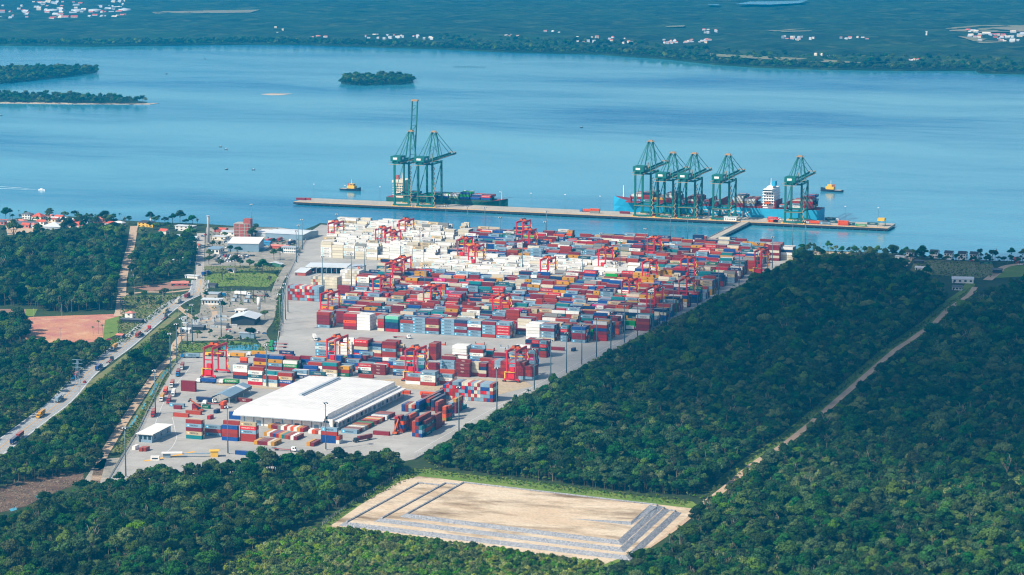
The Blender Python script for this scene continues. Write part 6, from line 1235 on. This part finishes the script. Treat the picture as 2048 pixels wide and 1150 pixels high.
# ------------------------------------------------------------------ vehicles
def wheel_mesh():
    b = MB(); b.tube((0, -.18, 0), (0, .18, 0), .5, .5, 10); return b.mesh('wheel', m_dk)
WM = wheel_mesh()
def truck(px, py, ang, cab, load, label, group='lorries', boxcol=None, L=12.6):
    """heading ang in degrees from +X; load is a container style, 'empty' or 'bus'"""
    e = empty('lorry', G(px, py, .08), R(ang)); tag(e, label, 'lorry', group)
    mcab = M('cab_'+cab[0], cab[1], .4, .05); b = MB(); b.box(L+.6, L+3.2, -1.25, 1.25, .9, 3.2); b.box(L+3.2, L+4.1, -1.2, 1.2, .9, 1.9); c = b.build('cab', mcab, e); MB().box(L+3.21, L+3.26, -1.1, 1.1, 2.0, 3.0).build('windshield', m_glass, c); MB().box(L+1.6, L+2.9, -1.3, -1.26, 2.0, 2.9).build('side_window', m_glass, c)
    MB().box(0, L+.5, -.5, .5, .95, 1.25).build('chassis', M('chassis_red', (150, 50, 46)) if load == 'empty' else m_dark, e)
    if load != 'empty':
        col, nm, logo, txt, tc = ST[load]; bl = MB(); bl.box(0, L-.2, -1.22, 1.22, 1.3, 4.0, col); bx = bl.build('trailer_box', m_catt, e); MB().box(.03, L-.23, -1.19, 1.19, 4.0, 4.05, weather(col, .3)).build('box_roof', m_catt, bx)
        rt = face_text(load, 12.19)
        if rt:
            tb_ = MB()
            for k, (x0, x1, z0, z1, cc) in enumerate(rt):
                y = -1.235-.003*min(k, 4); tb_.poly([(x0*.97, y, 1.25+z0), (x1*.97, y, 1.25+z0), (x1*.97, y, 1.25+z1), (x0*.97, y, 1.25+z1)], cc); tb_.poly([(L-.2-x0*.97, -y, 1.25+z0), (L-.2-x1*.97, -y, 1.25+z0), (L-.2-x1*.97, -y, 1.25+z1), (L-.2-x0*.97, -y, 1.25+z1)], cc)
            tb_.build('lettering', m_print, bx)
    for x in (1.4, 2.6, L+.2, L+3):
        for y in (-1.0, 1.0): obj('wheel', WM, e, (x, y, .5))
    return e
WHT = ('white', (232, 232, 228)); RED = ('red', (196, 34, 40)); BLU = ('blue', (30, 122, 176)); YEL = ('yellow', (236, 178, 40)); DRK = ('dark', (52, 58, 66)); GRN = ('green', (44, 142, 76))
def hwang(p, q): a, c = G(*p), G(*q); return math.degrees(math.atan2(c.y-a.y, c.x-a.x))
hw = hwang((243, 694), (174, 745))
for px, py, f, cab, ld, lab in [(233, 695, 0, WHT, 'y', 'white lorry with yellow box driving down the highway'), (212, 727, 1, DRK, 'empty', 'dark flatbed lorry on the highway below the bend'), (156, 752, 0, BLU, 'r', 'blue lorry with rust box by the power pylon'), (45, 872, 0, RED, 'r', 'lorry with rust box at the lower end of the highway'), (288, 664, 1, RED, 'empty', 'red-cabbed lorry with empty dark trailer on the highway'), (325, 628, 1, WHT, 'mc', 'lorry with cream box in the highway queue'), (350, 608, 1, WHT, 'cr', 'lorry with pale box at the top of the highway queue'), (322, 641, 1, DRK, 'empty', 'dark lorry behind the cream-boxed lorry'), (368, 597, 1, DRK, 'm', 'lorry with maroon box near the substation corner'), (110, 806, 1, WHT, 'mk', 'white lorry with grey-blue box climbing the lower highway'), (190, 742, 1, WHT, 'b', 'white lorry with blue box climbing the highway'), (88, 828, 0, YEL, 'y', 'yellow lorry with yellow box on the lower highway'), (270, 676, 1, WHT, 'r', 'white lorry with rust box at the middle of the highway'), (20, 890, 1, DRK, 'nv', 'dark lorry with navy box entering the highway')]:
    truck(px+(3 if f else 0), py, hw+(180 if f else 0), cab, ld, lab, 'lorries on the highway')
qa = hwang((327, 758), (278, 860)); 
for k, (px, py, cab, ld, lab) in enumerate([(366, 733, WHT, 'm', 'white lorry with maroon box, last in the queue at the fence'), (358, 746, BLU, 'm', 'blue lorry with maroon box in the queue at the fence'), (346, 768, WHT, 'r2', 'white lorry with faded red box in the queue at the fence'), (333, 782, RED, 'o', 'red lorry with orange box in the queue at the fence'), (326, 795, WHT, 'y', 'white lorry with yellow box, first in the queue at the fence'), (349, 786, WHT, 'w', 'white lorry with white box in the second lane'), (340, 800, RED, 'm', 'maroon lorry with maroon box in the second lane'), (309, 826, RED, 'r', 'red lorry beside the fence ahead of the queue')]):
    truck(px, py, qa, cab, ld, lab, 'queueing lorries')
for px, py, an, cab, ld, lab in [(400, 716, 196, BLU, 'mk', 'bright blue lorry with grey-blue box turning into the yard'), (447, 714, 180, YEL, 'm', 'yellow lorry with maroon box under the entrance gantry crane'), (490, 716, 182, WHT, 'y', 'white lorry with yellow box behind the entrance gantry crane'), (533, 712, 192, WHT, 'y', 'white lorry with yellow box turning on the gravel bend'), (432, 767, 182, WHT, 'b', 'white lorry with blue box passing below the gantry crane'), (478, 769, 182, WHT, 'gr', 'white lorry with green box before the grey canopy'), (394, 803, 0, WHT, 'nv', 'white lorry with dark trailer beside the grey canopy'), (446, 811, 182, WHT, 'empty', 'white lorry with empty trailer below the grey canopy'), (975, 801, 182, BLU, 'w', 'blue lorry with white box beside the checkered wall'), (317, 873, 250, WHT, 'g', 'grey lorry parked beside the check-in building'), (743, 878, 245, DRK, 'm', 'dark lorry with maroon box at the crossing'), (548, 900, 2, WHT, 'empty', 'white and green lorry with empty trailer at the lower yard edge'), (628, 676, 300, WHT, 'w', 'white lorry turning on the open apron'), (575, 690, 180, GRN, 'empty', 'green lorry with empty trailer parked by the fence, upper'), (574, 696, 180, GRN, 'empty', 'green lorry with empty trailer parked by the fence, middle'), (576, 704, 180, GRN, 'empty', 'green lorry with empty trailer parked by the fence, lower'), (1186, 425, 180, BLU, 'o', 'lorry with orange box on the open wharf'), (1640, 449, 180, WHT, 'o', 'lorry with orange box on the right wharf'), (1710, 452, 180, WHT, 'tl', 'lorry with green box on the right wharf'), (1535, 440, 0, WHT, 'hs', 'lorry with red box beside the stern crane'), (1650, 441, 0, WHT, 'tl', 'lorry with dark box below the ship stern'), (1280, 660, 205, WHT, 'w', 'white lorry on the fence road of the yard'), (1365, 600, 205, WHT, 'w', 'white lorry further up the fence road'), (405, 552, 90, BLU, 'b', 'blue lorry on the upper road'), (786, 675, 0, WHT, 'empty', 'lorry with empty trailer before the front row')]:
    truck(px, py, an, cab, ld, lab)
for k in range(9): truck(621+k*9.6, 546.4, 90, [WHT, DRK, DRK, WHT, RED, DRK, WHT, DRK, DRK][k], ['nv', 'm', 'nv', 'g', 'nv', 'm', 'nv', 'nv', 'tl'][k], 'lorry waiting in a lane under the gate canopy', 'lorries under the gate canopy')
for k, (px, py, an, cb, ld) in enumerate([(534, 486, 90, WHT, 'hs'), (541, 487, 90, DRK, 'empty'), (556, 484, 100, RED, 'r'), (566, 487, 80, WHT, 'empty'), (578, 490, 90, DRK, 'nv'), (588, 478, 95, WHT, 'w'), (420, 591, 0, BLU, 't'), (470, 590, 0, WHT, 'w'), (505, 592, 0, DRK, 'empty')]):
    truck(px, py, an, cb, ld, 'lorry parked on the gravel of the industrial yards', 'lorries in the industrial yards')
def car_mesh():
    b = MB(); b.box(-2.1, 2.1, -.88, .88, .3, .95); lo = b.mesh('body', m_cobj); g = MB(); g.v = [(-1.5, -.8, .95), (1.0, -.8, .95), (1.0, .8, .95), (-1.5, .8, .95), (-1.1, -.66, 1.5), (.5, -.66, 1.5), (.5, .66, 1.5), (-1.1, .66, 1.5)]; g.f = [(4, 5, 6, 7), (0, 1, 5, 4), (1, 2, 6, 5), (2, 3, 7, 6), (3, 0, 4, 7)]; g.c = [None]*5; g.m = [0]*5; gl = g.mesh('windows', m_glass)
    r_ = MB(); r_.box(-1.08, .48, -.64, .64, 1.5, 1.54); return lo, gl, r_.mesh('roof', m_cobj)
CM = car_mesh(); CW_ = MB().tube((0, -.1, 0), (0, .1, 0), .33, .33, 8).mesh('wheel', m_dk)
def car(px, py, ang, col, lab, grp=None):
    e = obj('car', CM[0]); e.location = G(px, py, .1); e.rotation_euler = (0, 0, R(ang)); e.color = (*lin(col), 1); obj('windows', CM[1], e); r_ = obj('roof', CM[2], e); r_.color = e.color
    for x in (-1.35, 1.35):
        for y in (-.82, .82): obj('wheel', CW_, e, (x, y, .33))
    tag(e, lab, 'car', grp); return e
CCOL = [((238, 238, 236), 'white'), ((238, 238, 236), 'white'), ((196, 200, 204), 'silver'), ((44, 46, 52), 'black'), ((186, 34, 40), 'red'), ((60, 96, 140), 'blue'), ((130, 134, 138), 'grey')]
for r_, (xa, xb, y_) in enumerate(((430, 512, 510.5), (428, 500, 513.5), (432, 498, 517), (430, 484, 520.5), (432, 468, 523))):
    n_ = int((xb-xa)/5.4)
    for k in range(n_):
        if rng.random() < .16: continue
        c_, nm = rng.choice(CCOL); car(xa+(xb-xa)*k/n_, y_+(xb-xa)*k/n_*.02, 90, c_, nm+' car parked in a row of the gravel parking lot', 'cars in the parking lot')
for px, py, an, ci, lab in [(259, 673, hw, 0, 'white car driving down the highway'), (264, 667, hw, 3, 'dark car following the white car on the highway'), (285, 670, hw, 3, 'dark car in front of the red-cabbed lorry'), (169, 765, hw+180, 4, 'small red car on the lower highway'), (373, 610, hw, 3, 'dark red car on the turn-off beside the substation'), (399, 531, 90, 3, 'dark car on the upper road'), (241, 553, 80, 0, 'white car parked on the sandy street'), (218, 680, 20, 4, 'red car at the edge of the red clearing'), (1943, 522, 0, 4, 'red car parked beside a white twin villa'), (2041, 530, 10, 0, 'white car at the end of the beach lane'), (1811, 526, 60, 0, 'white car on the sandy lane by the shore'), (497, 645, 10, 5, 'blue car beside the block plant shed')]:
    c_, nm = CCOL[ci]; car(px, py, an, c_, lab)
for k in range(22):
    c_, nm = rng.choice(CCOL); px, py = rng.choice([(rng.uniform(408, 455), rng.uniform(492, 500)), (rng.uniform(525, 590), rng.uniform(486, 498)), (rng.uniform(405, 450), rng.uniform(470, 490)), (rng.uniform(440, 530), rng.uniform(660, 668))]); car(px, py, rng.choice([0, 90]), c_, nm+' car standing on the gravel of the industrial yards', 'cars in the industrial yards')
# reach stackers
def stacker(px, py, ang, lab):
    e = empty('reach_stacker', G(px, py, .06), R(ang)); tag(e, lab, 'reach stacker'); MB().box(-3.5, 3.5, -1.6, 1.6, .9, 2.2).build('chassis', m_rtgd, e); MB().box(-2, .2, -.9, .9, 2.25, 4).build('cab', m_glass, e); MB().bar((-3, 0, 3), (6, 0, 9.5), .8, .9).build('boom', m_rtgd, e); MB().box(5.4, 6.6, -6, 6, 8.6, 9.2).build('spreader', m_dark, e)
    for x in (-2.4, 2.5):
        for y in (-1.5, 1.5): o_ = obj('wheel', WM, e, (x, y, .8)); o_.scale = (1.6, 1.6, 1.6)
stacker(396, 824, 200, 'orange reach stacker working among the low containers'); stacker(792, 868, 95, 'orange reach stacker in front of the end-on stacks'); stacker(722, 552, 150, 'dark reach stacker beside the gate')
# flatbed frames and debris on the apron
for k, (px, py) in enumerate([(808, 708), (815, 703), (840, 700), (855, 701), (965, 700), (985, 706), (1000, 696), (950, 690), (1010, 702), (870, 690), (752, 692)]):
    p = G(px, py); b = MB(); w_ = rng.uniform(6, 12.2); b.box(0, w_, 0, 2.4, 0, rng.uniform(.5, 1.2)); b.box(0, .3, 0, 2.4, 1.2, 2.6); b.box(w_-.3, w_, 0, 2.4, 1.2, 2.6)
    o = b.build('flat_rack', rng.choice([m_pink, m_tile, m_grey, m_slate])); place(o, (p.x, p.y, .05), rng.uniform(-.2, .2)); tag(o, 'open flat rack lying on the apron before the front row', 'flat rack', 'flat racks on the apron')

# ------------------------------------------------------------------ settlements beyond the bay
def far_house(px, py, w_, h_, wallm, roofm_):
    p = G(px, py, 8); e = empty('distant_house', p, rng.uniform(-.6, .6)); tag(e, 'tiny pale house among the trees beyond the bay', 'house', 'houses beyond the bay'); d_ = w_*.6
    MB().box(-w_/2, w_/2, -d_/2, d_/2, -8, h_).build('wall', wallm, e); b = MB(); b.poly([(-w_/2, -d_/2, h_+.1), (w_/2, -d_/2, h_+.1), (w_/2, 0, h_+w_*.2), (-w_/2, 0, h_+w_*.2)]); b.poly([(-w_/2, 0, h_+w_*.2), (w_/2, 0, h_+w_*.2), (w_/2, d_/2, h_+.1), (-w_/2, d_/2, h_+.1)]); b.build('roof', roofm_, e)
FH = []
for _ in range(84): FH.append((rng.uniform(0, 250), rng.uniform(2, 38), rng.uniform(8, 22)))
for _ in range(34): FH.append((rng.uniform(1935, 2048), rng.uniform(60, 84), rng.uniform(9, 16)))
for xa, xb, ya, yb, n_ in ((730, 880, 70, 78, 22), (1010, 1050, 70, 75, 8), (1085, 1120, 62, 66, 3), (1140, 1265, 74, 92, 16), (1328, 1390, 80, 88, 18), (1380, 1430, 80, 88, 14), (1400, 1460, 60, 66, 7), (1560, 1630, 74, 80, 12), (1670, 1745, 74, 80, 7), (620, 655, 72, 77, 7), (1630, 1660, 108, 110, 3), (1800, 1840, 119, 121, 4), (540, 570, 53, 68, 3)):
    for _ in range(n_): FH.append((rng.uniform(xa, xb), rng.uniform(ya, yb), rng.uniform(5, 10)))
for px, py, w_ in FH: far_house(px, py, w_, rng.uniform(1.5, 3.5), rng.choice([m_cream, m_roofw, m_grey, m_roofw]), rng.choice([m_roofw, m_tile, m_pink, m_grey, m_grey, m_cream]))
for px, py in ((105, 24), (155, 24), (190, 24), (250, 23)):
    e = empty('storage_tank', G(px, py, 5)); tag(e, 'large white round storage tank in the distant town', 'tank', 'storage tanks of the distant town'); MB().tube((0, 0, -5), (0, 0, 8), 20, 20, 24).build('shell', m_roofw, e, True); MB().tube((0, 0, 8), (0, 0, 10), 20, 3, 24).build('lid', m_roofw, e)
MB_ = empty('tower_block', G(1853, 73, 8)); tag(MB_, 'slender white tower standing alone beyond the bay', 'tower'); MB().box(-2, 2, -2, 2, -8, 12).build('shaft', m_white, MB_); MB().box(-2.6, 2.6, -2.6, 2.6, 12, 14).build('top', m_roofw, MB_)

finish_containers()

# ------------------------------------------------------------------ cloud whose shadow lies over the right of the yard and the forest
CZ = 1500.0; off = Vector((_sd.x, _sd.y, 0))/math.sin(R(SUN_EL))
CPX = [(1640, 520), (1440, 556), (1240, 622), (1110, 706), (1070, 765), (1150, 820), (1330, 880), (1560, 925), (1800, 965), (2150, 985), (2700, 900), (2700, 520), (2200, 480)]
cw = np.array([tuple(G(*q))[:2] for q in CPX]) - np.array([off.x, off.y])*CZ
x0_, y0_ = cw.min(0)-60; x1_, y1_ = cw.max(0)+60; st_ = 22.0
cxs = np.arange(x0_, x1_, st_); cys = np.arange(y0_, y1_, st_); CX, CY = np.meshgrid(cxs, cys)
wob = np.array([[mnoise.noise(Vector((a*.006, b_*.006, 1)))*45+mnoise.noise(Vector((a*.018, b_*.018, 9)))*18 for a in cxs] for b_ in cys])
ins = inpoly(CX.ravel(), CY.ravel(), cw).reshape(CX.shape)
dist = np.full(CX.shape, 1e9)
for i in range(len(cw)):
    a, b_ = cw[i], cw[(i+1) % len(cw)]; ab = b_-a; t_ = np.clip(((CX-a[0])*ab[0]+(CY-a[1])*ab[1])/(ab@ab), 0, 1); dist = np.minimum(dist, np.hypot(CX-a[0]-t_*ab[0], CY-a[1]-t_*ab[1]))
sd_ = np.where(ins, dist, -dist)+wob; th = np.clip(sd_/120, 0, 1)**.8*(150+wob*.9); th = np.maximum(th, 0)
V = []; F = []; top_ = -np.ones(CX.shape, int); bot_ = top_.copy()
for j in range(CX.shape[0]):
    for i in range(CX.shape[1]):
        if th[j, i] > 0 or (th[max(0, j-1):j+2, max(0, i-1):i+2] > 0).any():
            z_ = CZ; top_[j, i] = len(V); V.append((CX[j, i], CY[j, i], z_+th[j, i])); bot_[j, i] = top_[j, i] if th[j, i] <= 0 else len(V)
            if th[j, i] > 0: V.append((CX[j, i], CY[j, i], z_-th[j, i]*.12))
for j in range(CX.shape[0]-1):
    for i in range(CX.shape[1]-1):
        c4 = [(j, i), (j, i+1), (j+1, i+1), (j+1, i)]
        if all(top_[q] >= 0 for q in c4) and any(th[q] > 0 for q in c4):
            for tb_, rv in ((top_, 1), (bot_, -1)): F.append(tuple(int(tb_[q]) for q in c4)[::rv])
me = bpy.data.meshes.new('cloud'); me.from_pydata(V, [], F); me.polygons.foreach_set('use_smooth', [True]*len(F)); me.update()
cm_ = bpy.data.materials.new('cloud_vapour'); cm_.use_nodes = True; cn = cm_.node_tree.nodes; cn.remove(cn['Principled BSDF']); pv = cn.new('ShaderNodeVolumePrincipled'); pv.inputs['Color'].default_value = (.95, .96, 1, 1); pv.inputs['Density'].default_value = .015; cm_.node_tree.links.new(pv.outputs[0], cn['Material Output'].inputs['Volume']); me.materials.append(cm_)
o = obj('cloud', me); tag(o, 'single grey-white cloud high above the forest', 'cloud', kind='structure')

# ------------------------------------------------------------------ haze
hb = MB().box(-15000, 15000, -300, 17000, -9, 402).build('haze', []); hb['kind'] = 'stuff'; hb['label'] = 'thin bluish haze lying over the bay and the land'
hm = bpy.data.materials.new('haze'); hm.use_nodes = True; hn = hm.node_tree.nodes; hn.remove(hn['Principled BSDF'])
pv = hn.new('ShaderNodeVolumePrincipled'); pv.inputs['Color'].default_value = (.002, .42, .84, 1); pv.inputs['Density'].default_value = 9e-5; pv.inputs['Anisotropy'].default_value = .1
hm.node_tree.links.new(pv.outputs[0], hn['Material Output'].inputs['Volume']); hb.data.materials.append(hm)
